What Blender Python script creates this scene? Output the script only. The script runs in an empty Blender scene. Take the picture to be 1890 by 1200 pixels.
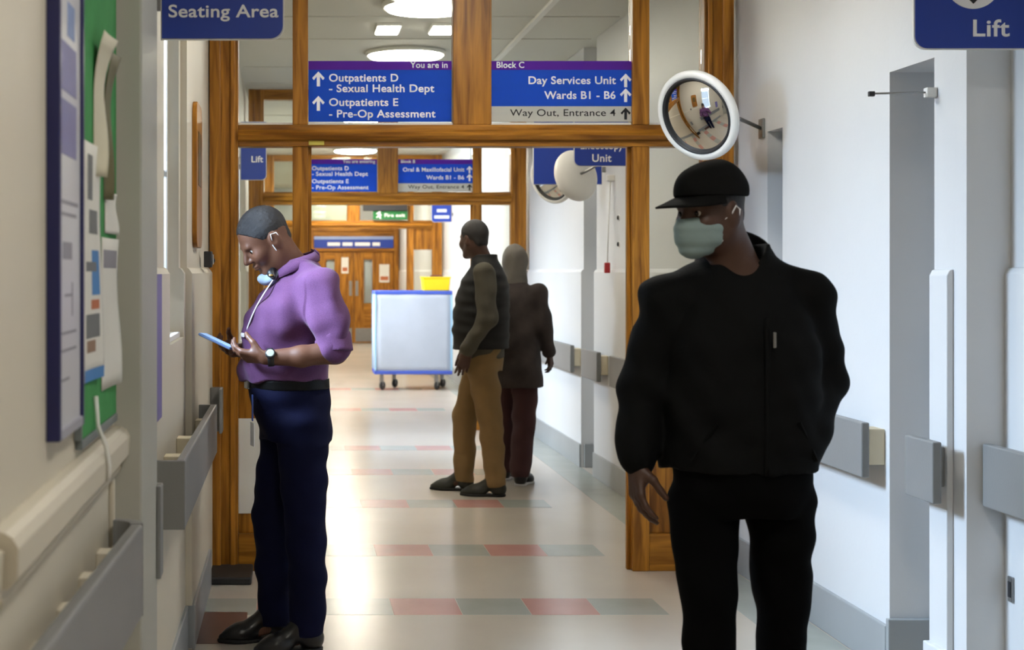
import bpy, bmesh, math, random
import numpy as np
from mathutils import Vector, Matrix, Euler

random.seed(7)
SC = bpy.context.scene
COL = SC.collection
R = math.radians

# ------------------------------------------------------------------ camera
cam_data = bpy.data.cameras.new('camera')
cam = bpy.data.objects.new('camera', cam_data)
COL.objects.link(cam)
cam.location = (0.0, 0.0, 1.45)
cam.rotation_euler = (R(90), 0, 0)
cam_data.sensor_width = 36.0
cam_data.lens = 2650.0 / 1890.0 * 36.0
cam_data.shift_x = 405.0 / 1890.0
cam_data.shift_y = -100.0 / 1890.0
cam_data.clip_start = 0.05
cam_data.dof.use_dof = True
cam_data.dof.focus_distance = 5.5
cam_data.dof.aperture_fstop = 4.5
SC.camera = cam

# ------------------------------------------------------------------ view, world, big lights
SC.view_settings.view_transform = 'Standard'
SC.view_settings.look = 'None'
SC.view_settings.gamma = 1.0
SC.view_settings.use_curve_mapping = False
SC.view_settings.exposure = 0.72

SC.cycles.max_bounces = 8
SC.cycles.glossy_bounces = 3
SC.cycles.transparent_max_bounces = 16
SC.cycles.caustics_reflective = False
SC.cycles.caustics_refractive = False

world = bpy.data.worlds.new('world')
SC.world = world
world.use_nodes = True
world.node_tree.nodes['Background'].inputs[0].default_value = (0.62, 0.74, 0.95, 1)
world.node_tree.nodes['Background'].inputs[1].default_value = 0.8


def daylight(name, loc, rot, sx, sy, power, color):
    l = bpy.data.lights.new(name, 'AREA')
    l.shape = 'RECTANGLE'
    l.size, l.size_y = sx, sy
    l.energy = power
    l.color = color
    o = bpy.data.objects.new(name, l)
    o.location = loc
    o.rotation_euler = rot
    COL.objects.link(o)
    return o


# sky light coming in through the window between the left wall piers, and through the windows
# of the middle and far stretches of the corridor (each lamp stands outside its window)
daylight('daylight_near_window', (-1.70, 4.95, 2.75), (0, R(-60), 0), 1.0, 1.8, 520, (0.62, 0.77, 1.0))
daylight('daylight_middle_window', (-1.70, 12.1, 2.75), (0, R(-60), 0), 1.0, 2.0, 290, (0.74, 0.84, 1.0))
daylight('daylight_far_window', (-0.60, 17.0, 1.60), (0, R(-90), 0), 1.6, 2.0, 130, (0.85, 0.9, 1.0))


# ------------------------------------------------------------------ materials
def lin(c):
    return tuple(((v / 255.0) / 12.92 if v / 255.0 <= 0.04045 else ((v / 255.0 + 0.055) / 1.055) ** 2.4) for v in c)


MATS = {}


def new_mat(name):
    m = bpy.data.materials.new(name)
    m.use_nodes = True
    nt = m.node_tree
    return m, nt, nt.nodes['Principled BSDF']


def M(name, rgb, rough=0.55, metal=0.0, var=0.06, scale=6.0, bump=0.0, bscale=60.0, stretch=(1, 1, 1), spec=0.5,
      sheen=0.0, coat=0.0):
    """procedural paint / cloth / plastic: colour varied by noise, optional fine relief"""
    if name in MATS:
        return MATS[name]
    m, nt, p = new_mat(name)
    c = lin(rgb)
    tc = nt.nodes.new('ShaderNodeTexCoord')
    mp = nt.nodes.new('ShaderNodeMapping')
    mp.inputs['Scale'].default_value = stretch
    nt.links.new(tc.outputs['Object'], mp.inputs['Vector'])
    nz = nt.nodes.new('ShaderNodeTexNoise')
    nz.inputs['Scale'].default_value = scale
    nz.inputs['Detail'].default_value = 5
    nt.links.new(mp.outputs[0], nz.inputs['Vector'])
    rp = nt.nodes.new('ShaderNodeValToRGB')
    rp.color_ramp.elements[0].position = 0.3
    rp.color_ramp.elements[1].position = 0.7
    rp.color_ramp.elements[0].color = (*[v * (1 - var) for v in c], 1)
    rp.color_ramp.elements[1].color = (*[min(1, v * (1 + var)) for v in c], 1)
    nt.links.new(nz.outputs['Fac'], rp.inputs[0])
    nt.links.new(rp.outputs[0], p.inputs['Base Color'])
    p.inputs['Roughness'].default_value = rough
    p.inputs['Metallic'].default_value = metal
    p.inputs['Specular IOR Level'].default_value = spec
    if sheen:
        p.inputs['Sheen Weight'].default_value = sheen
    if coat:
        p.inputs['Coat Weight'].default_value = coat
    if bump:
        n2 = nt.nodes.new('ShaderNodeTexNoise')
        n2.inputs['Scale'].default_value = bscale
        n2.inputs['Detail'].default_value = 4
        nt.links.new(mp.outputs[0], n2.inputs['Vector'])
        b = nt.nodes.new('ShaderNodeBump')
        b.inputs['Strength'].default_value = bump
        b.inputs['Distance'].default_value = 0.01
        nt.links.new(n2.outputs['Fac'], b.inputs['Height'])
        nt.links.new(b.outputs[0], p.inputs['Normal'])
    MATS[name] = m
    return m


def wood(name, dark, light, stretch):
    if name in MATS:
        return MATS[name]
    m, nt, p = new_mat(name)
    tc = nt.nodes.new('ShaderNodeTexCoord')
    oi = nt.nodes.new('ShaderNodeObjectInfo')
    ad = nt.nodes.new('ShaderNodeVectorMath')
    ad.operation = 'MULTIPLY_ADD'
    ad.inputs[1].default_value = (1, 1, 1)
    cb = nt.nodes.new('ShaderNodeCombineXYZ')
    ml = nt.nodes.new('ShaderNodeMath')
    ml.operation = 'MULTIPLY'
    ml.inputs[1].default_value = 9.0
    nt.links.new(oi.outputs['Random'], ml.inputs[0])
    for i in range(3):
        nt.links.new(ml.outputs[0], cb.inputs[i])
    nt.links.new(tc.outputs['Object'], ad.inputs[0])
    nt.links.new(cb.outputs[0], ad.inputs[2])
    mp = nt.nodes.new('ShaderNodeMapping')
    mp.inputs['Scale'].default_value = stretch
    nt.links.new(ad.outputs[0], mp.inputs['Vector'])
    nz = nt.nodes.new('ShaderNodeTexNoise')
    nz.inputs['Scale'].default_value = 3.0
    nz.inputs['Detail'].default_value = 8
    nz.inputs['Distortion'].default_value = 0.8
    nt.links.new(mp.outputs[0], nz.inputs['Vector'])
    rp = nt.nodes.new('ShaderNodeValToRGB')
    rp.color_ramp.elements[0].position = 0.32
    rp.color_ramp.elements[1].position = 0.68
    rp.color_ramp.elements[0].color = (*lin(dark), 1)
    rp.color_ramp.elements[1].color = (*lin(light), 1)
    nt.links.new(nz.outputs['Fac'], rp.inputs[0])
    nt.links.new(rp.outputs[0], p.inputs['Base Color'])
    p.inputs['Roughness'].default_value = 0.38
    p.inputs['Specular IOR Level'].default_value = 0.3
    b = nt.nodes.new('ShaderNodeBump')
    b.inputs['Strength'].default_value = 0.12
    b.inputs['Distance'].default_value = 0.004
    nt.links.new(nz.outputs['Fac'], b.inputs['Height'])
    nt.links.new(b.outputs[0], p.inputs['Normal'])
    MATS[name] = m
    return m


def glass():
    if 'glass' in MATS:
        return MATS['glass']
    m = bpy.data.materials.new('glass')
    m.use_nodes = True
    nt = m.node_tree
    nt.nodes.remove(nt.nodes['Principled BSDF'])
    out = nt.nodes['Material Output']
    tr = nt.nodes.new('ShaderNodeBsdfTransparent')
    tr.inputs[0].default_value = (0.955, 0.975, 0.965, 1)
    gl = nt.nodes.new('ShaderNodeBsdfGlossy')
    gl.inputs['Roughness'].default_value = 0.02
    fr = nt.nodes.new('ShaderNodeFresnel')
    fr.inputs['IOR'].default_value = 1.35
    nz = nt.nodes.new('ShaderNodeTexNoise')
    nz.inputs['Scale'].default_value = 2.0
    bp = nt.nodes.new('ShaderNodeBump')
    bp.inputs['Strength'].default_value = 0.02
    nt.links.new(nz.outputs['Fac'], bp.inputs['Height'])
    nt.links.new(bp.outputs[0], gl.inputs['Normal'])
    mx = nt.nodes.new('ShaderNodeMixShader')
    nt.links.new(fr.outputs[0], mx.inputs[0])
    nt.links.new(tr.outputs[0], mx.inputs[1])
    nt.links.new(gl.outputs[0], mx.inputs[2])
    nt.links.new(mx.outputs[0], out.inputs[0])
    MATS['glass'] = m
    return m


def glow(name, rgb, strength):
    if name in MATS:
        return MATS[name]
    m, nt, p = new_mat(name)
    p.inputs['Base Color'].default_value = (*lin(rgb), 1)
    p.inputs['Emission Color'].default_value = (*lin(rgb), 1)
    nz = nt.nodes.new('ShaderNodeTexNoise')
    nz.inputs['Scale'].default_value = 3
    mr = nt.nodes.new('ShaderNodeMapRange')
    mr.inputs[3].default_value = strength * 0.95
    mr.inputs[4].default_value = strength * 1.05
    nt.links.new(nz.outputs['Fac'], mr.inputs[0])
    nt.links.new(mr.outputs[0], p.inputs['Emission Strength'])
    MATS[name] = m
    return m


def checked_cloth(name, a, b, freq, rough=0.8):
    """fine woven check made of two crossed stripe waves"""
    if name in MATS:
        return MATS[name]
    m, nt, p = new_mat(name)
    tc = nt.nodes.new('ShaderNodeTexCoord')
    ws = []
    for ax in ('X', 'Y', 'Z'):
        w = nt.nodes.new('ShaderNodeTexWave')
        w.bands_direction = ax
        w.inputs['Scale'].default_value = freq
        w.inputs['Distortion'].default_value = 0.6
        nt.links.new(tc.outputs['Object'], w.inputs['Vector'])
        ws.append(w)
    m1 = nt.nodes.new('ShaderNodeMath')
    m1.operation = 'ADD'
    nt.links.new(ws[1].outputs['Fac'], m1.inputs[0])
    nt.links.new(ws[2].outputs['Fac'], m1.inputs[1])
    m2 = nt.nodes.new('ShaderNodeMath')
    m2.operation = 'MULTIPLY'
    m2.inputs[1].default_value = 0.5
    nt.links.new(m1.outputs[0], m2.inputs[0])
    rp = nt.nodes.new('ShaderNodeValToRGB')
    rp.color_ramp.elements[0].color = (*lin(a), 1)
    rp.color_ramp.elements[1].color = (*lin(b), 1)
    nt.links.new(m2.outputs[0], rp.inputs[0])
    nt.links.new(rp.outputs[0], p.inputs['Base Color'])
    p.inputs['Roughness'].default_value = rough
    p.inputs['Sheen Weight'].default_value = 0.15
    MATS[name] = m
    return m


WOODV = wood('varnished_wood_upright', (114, 68, 13), (188, 127, 42), (9, 9, 0.7))
WOODH = wood('varnished_wood_lying', (114, 68, 13), (188, 127, 42), (0.7, 9, 9))
GLASS = glass()
WALL = M('cream_wall_paint', (210, 202, 184), 0.5, var=0.02, scale=2.0, bump=0.05, bscale=40)
WALLR = M('white_wall_paint', (209, 211, 213), 0.45, var=0.02, scale=2.0, bump=0.05, bscale=40)
PILLAR = M('grey_pillar_paint', (176, 176, 167), 0.5, var=0.03, scale=3.0, bump=0.04)
CEIL = M('ceiling_paint', (205, 205, 198), 0.7, var=0.02, scale=1.5)
FLOOR = M('beige_vinyl', (188, 180, 169), 0.22, var=0.06, scale=1.3, bump=0.015, bscale=5)
TILE_RED = M('red_vinyl', (182, 136, 128), 0.22, var=0.06, scale=4)
TILE_GREY = M('grey_vinyl', (158, 162, 156), 0.22, var=0.06, scale=4)
TILE_DARK = M('dark_red_vinyl', (92, 62, 56), 0.3, var=0.08, scale=4)
SKIRT = M('grey_skirting_vinyl', (150, 154, 156), 0.4, var=0.05, scale=3)
BUMPER = M('grey_bumper_vinyl', (128, 129, 129), 0.42, var=0.04, scale=4, bump=0.05, bscale=120)
SPACER = M('cream_timber_block', (212, 202, 176), 0.6, var=0.05)
WHITE = M('white_plastic', (226, 226, 222), 0.35, var=0.02)
BLUE = M('sign_blue', (32, 64, 164), 0.4, var=0.04, scale=2)
PURPLE = M('sign_purple', (84, 42, 138), 0.4, var=0.04, scale=2)
LETTER = M('sign_white_lettering', (248, 249, 252), 0.45, var=0.01)
BLACK = M('black_print', (22, 22, 26), 0.5, var=0.05)


def backlit(name, rgb, share=0.6):
    """printed film on glass: part of the light behind it comes through"""
    m, nt, p = new_mat(name)
    nt.nodes.remove(p)
    out = nt.nodes['Material Output']
    nz = nt.nodes.new('ShaderNodeTexNoise')
    nz.inputs['Scale'].default_value = 3
    rp = nt.nodes.new('ShaderNodeValToRGB')
    c = lin(rgb)
    rp.color_ramp.elements[0].color = (*[v * .95 for v in c], 1)
    rp.color_ramp.elements[1].color = (*[min(1, v * 1.05) for v in c], 1)
    nt.links.new(nz.outputs['Fac'], rp.inputs[0])
    df = nt.nodes.new('ShaderNodeBsdfDiffuse')
    tl = nt.nodes.new('ShaderNodeBsdfTranslucent')
    mx = nt.nodes.new('ShaderNodeMixShader')
    mx.inputs[0].default_value = share
    nt.links.new(rp.outputs[0], df.inputs[0])
    nt.links.new(rp.outputs[0], tl.inputs[0])
    nt.links.new(df.outputs[0], mx.inputs[1])
    nt.links.new(tl.outputs[0], mx.inputs[2])
    nt.links.new(mx.outputs[0], out.inputs[0])
    return m


FILM_BLUE = backlit('blue_film', (66, 122, 236))
FILM_PURPLE = backlit('purple_film', (136, 76, 204))
FILM_WHITE = backlit('white_film', (236, 236, 232))
DARK = M('dark_rubber', (36, 36, 38), 0.5, var=0.08)
STEEL = M('brushed_steel', (150, 150, 150), 0.35, 0.9, var=0.05, scale=20)
NAVY = M('navy_frame_paint', (26, 30, 84), 0.35, var=0.06)
PAPER = M('paper', (226, 224, 216), 0.7, var=0.03, scale=8)


# ------------------------------------------------------------------ object helpers
def world_loc(o):
    v = Vector((0, 0, 0))
    while o is not None:
        v += o.location
        o = o.parent
    return v


def put(o, parent=None, label=None, cat=None, group=None, kind=None):
    COL.objects.link(o) if o.name not in COL.objects else None
    if parent is not None:
        o.parent = parent
    if label:
        o['label'] = label
    if cat:
        o['category'] = cat
    if group:
        o['group'] = group
    if kind:
        o['kind'] = kind
    return o


def thing(name, loc, label=None, cat=None, group=None, kind=None, rot=None):
    o = bpy.data.objects.new(name, None)
    o.empty_display_size = 0.05
    o.location = loc
    if rot is not None:
        o.rotation_mode = 'QUATERNION'
        o.rotation_quaternion = rot
    return put(o, None, label, cat, group, kind)


def mesh_obj(name, me, mat, parent=None, loc=(0, 0, 0), smooth=False, **kw):
    if mat is not None:
        me.materials.clear()
        me.materials.append(mat)
    if smooth:
        me.polygons.foreach_set('use_smooth', [True] * len(me.polygons))
    o = bpy.data.objects.new(name, me)
    o.location = loc
    return put(o, parent, **kw)


def box_mesh(sx, sy, sz, bev=0.0):
    bm = bmesh.new()
    bmesh.ops.create_cube(bm, size=1.0)
    bmesh.ops.scale(bm, vec=(sx, sy, sz), verts=bm.verts)
    if bev > 0:
        bmesh.ops.bevel(bm, geom=bm.edges[:], offset=min(bev, 0.45 * min(sx, sy, sz)), segments=2, affect='EDGES',
                        profile=0.5)
    me = bpy.data.meshes.new('box')
    bm.to_mesh(me)
    bm.free()
    return me


def box(name, x0, x1, y0, y1, z0, z1, mat, parent=None, bev=0.003, **kw):
    """box between world coordinates; parent must be unrotated"""
    c = Vector(((x0 + x1) / 2, (y0 + y1) / 2, (z0 + z1) / 2))
    if parent is not None:
        c = c - world_loc(parent)
    return mesh_obj(name, box_mesh(abs(x1 - x0), abs(y1 - y0), abs(z1 - z0), bev), mat, parent, c, **kw)


def prism(name, pts, y0, y1, mat, parent=None, bev=0.0, axis='Y', **kw):
    """polygon pts (u, v) extruded: axis Y -> (x, z) outline, axis Z -> (x, y) outline, axis X -> (y, z)"""
    n = len(pts)
    cu = sum(p[0] for p in pts) / n
    cv = sum(p[1] for p in pts) / n
    cw = (y0 + y1) / 2

    def mk(u, v, w):
        return {'Y': (u, w, v), 'Z': (u, v, w), 'X': (w, u, v)}[axis]
    bm = bmesh.new()
    a = [bm.verts.new(mk(p[0] - cu, p[1] - cv, y0 - cw)) for p in pts]
    b = [bm.verts.new(mk(p[0] - cu, p[1] - cv, y1 - cw)) for p in pts]
    bm.faces.new(a)
    bm.faces.new(b[::-1])
    for i in range(n):
        bm.faces.new((a[i], b[i], b[(i + 1) % n], a[(i + 1) % n]))
    bmesh.ops.recalc_face_normals(bm, faces=bm.faces)
    if bev:
        bmesh.ops.bevel(bm, geom=bm.edges[:], offset=bev, segments=2, affect='EDGES', profile=0.5)
    me = bpy.data.meshes.new(name)
    bm.to_mesh(me)
    bm.free()
    c = Vector(mk(cu, cv, cw))
    if parent is not None:
        c = c - world_loc(parent)
    return mesh_obj(name, me, mat, parent, c, **kw)


def lathe_mesh(profile, seg=48):
    """profile [(r, z)] turned about z"""
    bm = bmesh.new()
    rings = []
    for r, z in profile:
        if r < 1e-6:
            rings.append([bm.verts.new((0, 0, z))])
        else:
            rings.append([bm.verts.new((r * math.cos(2 * math.pi * i / seg), r * math.sin(2 * math.pi * i / seg), z))
                          for i in range(seg)])
    for A, B in zip(rings, rings[1:]):
        for i in range(seg):
            j = (i + 1) % seg
            if len(A) == 1 and len(B) == 1:
                continue
            if len(A) == 1:
                bm.faces.new((A[0], B[i], B[j]))
            elif len(B) == 1:
                bm.faces.new((A[i], B[0], A[j]))
            else:
                bm.faces.new((A[i], B[i], B[j], A[j]))
    bmesh.ops.recalc_face_normals(bm, faces=bm.faces)
    me = bpy.data.meshes.new('lathe')
    bm.to_mesh(me)
    bm.free()
    return me


def tube_mesh(pts, r, seg=10, radii=None):
    """tube along points"""
    bm = bmesh.new()
    pts = [Vector(p) for p in pts]
    rings = []
    prev = None
    for i, p in enumerate(pts):
        d = (pts[min(i + 1, len(pts) - 1)] - pts[max(i - 1, 0)]).normalized()
        if prev is None:
            n = d.orthogonal().normalized()
        else:
            n = (prev - d * prev.dot(d)).normalized()
        prev = n
        b = d.cross(n)
        rr = radii[i] if radii else r
        rings.append([bm.verts.new(p + (n * math.cos(2 * math.pi * k / seg) + b * math.sin(2 * math.pi * k / seg)) * rr)
                      for k in range(seg)])
    for A, B in zip(rings, rings[1:]):
        for i in range(seg):
            j = (i + 1) % seg
            bm.faces.new((A[i], A[j], B[j], B[i]))
    bm.faces.new(rings[0][::-1])
    bm.faces.new(rings[-1])
    bmesh.ops.recalc_face_normals(bm, faces=bm.faces)
    me = bpy.data.meshes.new('tube')
    bm.to_mesh(me)
    bm.free()
    return me


def tube(name, pts, r, mat, parent=None, **kw):
    o = Vector(pts[0])
    me = tube_mesh([Vector(p) - o for p in pts], r)
    return mesh_obj(name, me, mat, parent, o - (world_loc(parent) if parent else Vector((0, 0, 0))), smooth=True, **kw)


def ribbon_mesh(rows, thick):
    """sheet with thickness from a grid of points rows[i][j]"""
    nr, nc = len(rows), len(rows[0])
    bm = bmesh.new()
    P = [[Vector(p) for p in r] for r in rows]

    def nrm(i, j):
        a = P[min(i + 1, nr - 1)][j] - P[max(i - 1, 0)][j]
        b = P[i][min(j + 1, nc - 1)] - P[i][max(j - 1, 0)]
        n = a.cross(b)
        return n.normalized() if n.length > 1e-9 else Vector((0, 0, 1))
    A = [[bm.verts.new(P[i][j] + nrm(i, j) * thick / 2) for j in range(nc)] for i in range(nr)]
    B = [[bm.verts.new(P[i][j] - nrm(i, j) * thick / 2) for j in range(nc)] for i in range(nr)]
    for i in range(nr - 1):
        for j in range(nc - 1):
            bm.faces.new((A[i][j], A[i + 1][j], A[i + 1][j + 1], A[i][j + 1]))
            bm.faces.new((B[i][j], B[i][j + 1], B[i + 1][j + 1], B[i + 1][j]))
    for i in range(nr - 1):
        bm.faces.new((A[i][0], B[i][0], B[i + 1][0], A[i + 1][0]))
        bm.faces.new((A[i][-1], A[i + 1][-1], B[i + 1][-1], B[i][-1]))
    for j in range(nc - 1):
        bm.faces.new((A[0][j], A[0][j + 1], B[0][j + 1], B[0][j]))
        bm.faces.new((A[-1][j], B[-1][j], B[-1][j + 1], A[-1][j + 1]))
    bmesh.ops.recalc_face_normals(bm, faces=bm.faces)
    me = bpy.data.meshes.new('ribbon')
    bm.to_mesh(me)
    bm.free()
    return me


def text(body, x, y, z, size, mat, parent, align='LEFT', bold=0.022, width=None, name='lettering', depth=0.0008):
    """lettering facing the camera (towards -y); x, z: baseline anchor in world coordinates; size = cap height"""
    cu = bpy.data.curves.new('lettering', 'FONT')
    cu.body = body
    cu.size = size / 0.73
    cu.align_x = align
    cu.offset = bold * size
    cu.extrude = depth
    cu.space_character = 1.04
    o = bpy.data.objects.new('lettering_source', cu)
    COL.objects.link(o)
    dg = bpy.context.evaluated_depsgraph_get()
    me = bpy.data.meshes.new_from_object(o.evaluated_get(dg))
    bpy.data.objects.remove(o)
    n = len(me.vertices)
    co = np.empty(n * 3, np.float32)
    me.vertices.foreach_get('co', co)
    co = co.reshape(-1, 3)
    if width is not None and n:
        w = co[:, 0].max() - co[:, 0].min()
        co[:, 0] *= width / w
    out = np.stack([co[:, 0], -co[:, 2], co[:, 1]], 1)
    c = Vector((x, y, z))
    if parent is not None:
        c -= world_loc(parent)
    # one mesh for each word: faces grouped wherever a wide gap opens along the line
    polys = [list(p.vertices) for p in me.polygons]
    bpy.data.meshes.remove(me)
    spans = sorted((min(out[i, 0] for i in p), max(out[i, 0] for i in p), k) for k, p in enumerate(polys))
    words, end = [], None
    for a, b, k in spans:
        if end is None or a - end > 0.27 * size:
            words.append([])
            end = b
        words[-1].append(k)
        end = max(end, b)
    for wd in words:
        ids = sorted({i for k in wd for i in polys[k]})
        mp = {i: n_ for n_, i in enumerate(ids)}
        w_me = bpy.data.meshes.new(name)
        w_me.from_pydata([tuple(map(float, out[i])) for i in ids], [], [[mp[i] for i in polys[k]] for k in wd])
        mesh_obj(name, w_me, mat, parent, c)


def arrow_up(x, y, z, h, mat, parent):
    """bold upright arrow, z = its foot"""
    w = h * 0.42
    t = h * 0.11
    pts = [(-t, 0), (t, 0), (t, h * .66), (w * .72, h * .42), (w, h * .56), (0, h), (-w, h * .56), (-w * .72, h * .42),
           (-t, h * .66)]
    return prism('arrow', [(x + a, z + b) for a, b in pts], y - 0.001, y + 0.001, mat, parent)


def rounded(x0, x1, z0, z1, r, corners='', seg=8):
    """outline with chosen corners rounded: bl br tl tr"""
    pts = []
    for key, cx, cz, a0 in (('bl', x0, z0, 180), ('br', x1, z0, 270), ('tr', x1, z1, 0), ('tl', x0, z1, 90)):
        if key in corners:
            ox = cx + r if 'l' == key[1] else cx - r
            oz = cz + r if 'b' == key[0] else cz - r
            for i in range(seg + 1):
                a = R(a0 + 90 * i / seg)
                pts.append((ox + r * math.cos(a), oz + r * math.sin(a)))
        else:
            pts.append((cx, cz))
    return pts
# ------------------------------------------------------------------ the corridor shell
CZ = 3.10            # ceiling height
F1, F2, F3, FE = 6.92, 13.05, 20.40, 28.80       # the three glazed partitions and the end wall
BACK = -3.2

floor = box('floor', -0.60, 2.75, BACK, FE + 0.2, -0.12, 0.0, FLOOR, bev=0, kind='structure')
# inlaid bands of alternating red and grey tiles, and the grey border along the right wall
tile_me = {}
for m_, nm in ((TILE_RED, 'r'), (TILE_GREY, 'g')):
    me = box_mesh(0.288, 0.30, 0.006, 0.001)
    me.materials.append(m_)
    tile_me[nm] = me
for yc in (3.4, 4.85, 6.20, 7.45, 8.94, 10.35, 11.75, 15.0, 17.6):
    for k in range(7):
        o = bpy.data.objects.new('tile', tile_me['g' if k % 2 == 0 else 'r'])
        o.location = Vector((1.445 - 0.291 * k, yc, -0.0022)) - floor.location
        put(o, floor)
for k, (a, b) in enumerate(((BACK, 0.5), (0.5, 3.0), (3.0, 5.0), (5.0, F1), (F1, 9.5), (9.5, F2), (F2, F3), (F3, FE))):
    box('border_strip', 1.90, 2.28 if b <= 4.6 else 2.13, a + .002, b - .002, -0.005, 0.0009, TILE_GREY, floor, bev=0.0005)
box('tile', -0.40, -0.19, 5.58, 6.10, -0.005, 0.0009, TILE_DARK, floor, bev=0.0005)

ceiling = box('ceiling', -0.60, 2.75, BACK, FE + 0.2, CZ, CZ + 0.12, CEIL, bev=0, kind='structure')
box('cable_trunking', 1.57, 1.61, F1 + .12, F2 - .02, CZ - 0.02, CZ, WHITE, ceiling, bev=0.002)
for yy in (8.1, 9.3, 10.2, 11.6, 12.6, 15.2, 18.0):
    box('ceiling_batten', -0.40, 2.12, yy, yy + .025, CZ - 0.006, CZ, CEIL, ceiling, bev=0.001)

# ---- left wall
wl = thing('wall_left', (-0.5, 0, 0), kind='structure')


def wseg(parent, side, y0, y1, xu, z0=0.0, z1=CZ, mat=WALL, lower=0.0, name='wall_section', deep=None):
    """length of wall; side -1 left / +1 right; lower > 0: thicker below the 1.45 m ledge"""
    xb = deep if deep is not None else (-0.60 if side < 0 else 2.75)
    a, b = (xb, xu) if side < 0 else (xu, xb)
    box(name, a, b, y0, y1, z0, z1, mat, parent, bev=0)
    if lower > 0 and z0 < 1.45:
        xl = xu + lower if side < 0 else xu - lower
        pts = [(xu, z0), (xl, z0), (xl, 1.44), (xu + (xl - xu) * .4, 1.458), (xu, 1.462)]
        prism('thick_lower_wall', pts, y0 + .0005, y1 - .0005, mat, parent)


wseg(wl, -1, BACK, 3.29, -0.41)
box('wall_pilaster', -0.60, -0.345, 3.29, 3.66, 0, CZ, PILLAR, wl, bev=0.006)
wseg(wl, -1, 3.66, 4.80, -0.43, lower=0.02)
wseg(wl, -1, 4.80, 5.42, -0.43, 0, 1.20)
box('thick_lower_wall', -0.43, -0.41, 4.80, 5.42, 0, 1.20, WALL, wl, bev=0)
wseg(wl, -1, 4.80, 5.42, -0.43, 2.45, CZ)
wseg(wl, -1, 5.42, 5.50, -0.43, lower=0.02)
wseg(wl, -1, 5.50, F1 + .10, -0.405, lower=0.02, name='wall_pier')
wseg(wl, -1, F1 + .10, 11.3, -0.43, lower=0.02)
wseg(wl, -1, 11.3, 12.75, -0.43, 0, 0.85)
wseg(wl, -1, 11.3, 12.75, -0.43, 2.45, CZ)
wseg(wl, -1, 12.75, 16.0, -0.43, lower=0.02)
wseg(wl, -1, 16.0, 18.1, -0.43, 0, 0.85)
wseg(wl, -1, 16.0, 18.1, -0.43, 2.45, CZ)
wseg(wl, -1, 18.1, FE, -0.43, lower=0.02)
# dado rail and the panel mouldings below the noticeboards
pts = [(-0.41, 1.012), (-0.384, 1.018), (-0.374, 1.03), (-0.372, 1.072), (-0.380, 1.086), (-0.392, 1.094), (-0.41, 1.096)]
prism('dado_rail', pts, 1.95, 3.29, WALL, wl, bev=0.0)
prism('dado_rail', [(-0.41, 0.985), (-0.397, 0.988), (-0.392, 1.0), (-0.397, 1.012), (-0.41, 1.012)], 1.95, 3.29, WALL, wl)
prism('dado_rail', [(-0.41, 1.0), (-0.395, 1.004), (-0.39, 1.07), (-0.41, 1.08)], BACK, 1.94, WALL, wl)
box('panel_moulding', -0.41, -0.398, 3.20, 3.225, 0.0, 0.985, WALL, wl, bev=0.004)

# windows in the left wall: frame and glazing bars, pane by pane
def window(name, y0, y1, z0, z1, cols, rows):
    w = thing(name, (-0.5, (y0 + y1) / 2, z0), kind='structure')
    fr = 0.045
    box('window_frame', -0.53, -0.47, y0, y0 + fr, z0, z1, WHITE, w)
    box('window_frame', -0.53, -0.47, y1 - fr, y1, z0, z1, WHITE, w)
    box('window_frame', -0.53, -0.47, y0 + fr, y1 - fr, z0, z0 + fr, WHITE, w)
    box('window_frame', -0.53, -0.47, y0 + fr, y1 - fr, z1 - fr, z1, WHITE, w)
    py = (y1 - y0 - 2 * fr) / cols
    pz = (z1 - z0 - 2 * fr) / rows
    for i in range(cols):
        for j in range(rows):
            a = y0 + fr + i * py
            c = z0 + fr + j * pz
            box('window_pane', -0.503, -0.497, a + .006, a + py - .006, c + .006, c + pz - .006, GLASS, w, bev=0)
    for i in range(1, cols):
        a = y0 + fr + i * py
        box('glazing_bar', -0.515, -0.485, a - .008, a + .008, z0 + fr, z1 - fr, WHITE, w)
    for j in range(1, rows):
        c = z0 + fr + j * pz
        box('glazing_bar', -0.513, -0.487, y0 + fr, y1 - fr, c - .008, c + .008, WHITE, w)
    box('window_sill', -0.47, -0.425, y0, y1, z0 - .0, z0 + .02, WHITE, w)


window('window_1', 4.80, 5.42, 1.20, 2.45, 1, 2)
window('window_2', 11.3, 12.75, 0.85, 2.45, 3, 2)
window('window_3', 16.0, 18.1, 0.85, 2.45, 3, 2)

# ---- right wall
wr = thing('wall_right', (2.5, 0, 0), kind='structure')
wseg(wr, 1, BACK, 4.58, 2.29, mat=WALLR, lower=0.02)
box('wall_section', 2.15, 2.75, 4.58, 4.66, 0, CZ, WALLR, wr, bev=0)   # returns to the narrow pier
wr_pier = box('wall_pier', 2.15, 2.75, 4.66, 4.81, 0, CZ, WALLR, wr, bev=0)
prism('thick_lower_wall', [(2.15, 0), (2.128, 0), (2.128, 1.435), (2.137, 1.452), (2.15, 1.456)], 4.67, 4.80, WALLR, wr, bev=0.003)
box('wall_section', 2.55, 2.75, 4.81, 5.17, 0, CZ, WALLR, wr, bev=0)
box('recess_head', 2.15, 2.55, 4.81, 5.17, 2.165, CZ, WALLR, wr, bev=0)
wseg(wr, 1, 5.17, 6.30, 2.15, mat=WALLR)
box('wall_section', 2.40, 2.75, 6.30, 6.50, 0, CZ, WALLR, wr, bev=0)
box('recess_head', 2.15, 2.40, 6.30, 6.50, 2.08, CZ, WALLR, wr, bev=0)
wseg(wr, 1, 6.50, F1 + .10, 2.15, mat=WALLR)
wseg(wr, 1, F1 + .10, 10.15, 2.15, mat=WALLR, lower=0.02)
box('wall_section', 2.45, 2.75, 10.15, 10.60, 0, CZ, WALLR, wr, bev=0)
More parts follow.
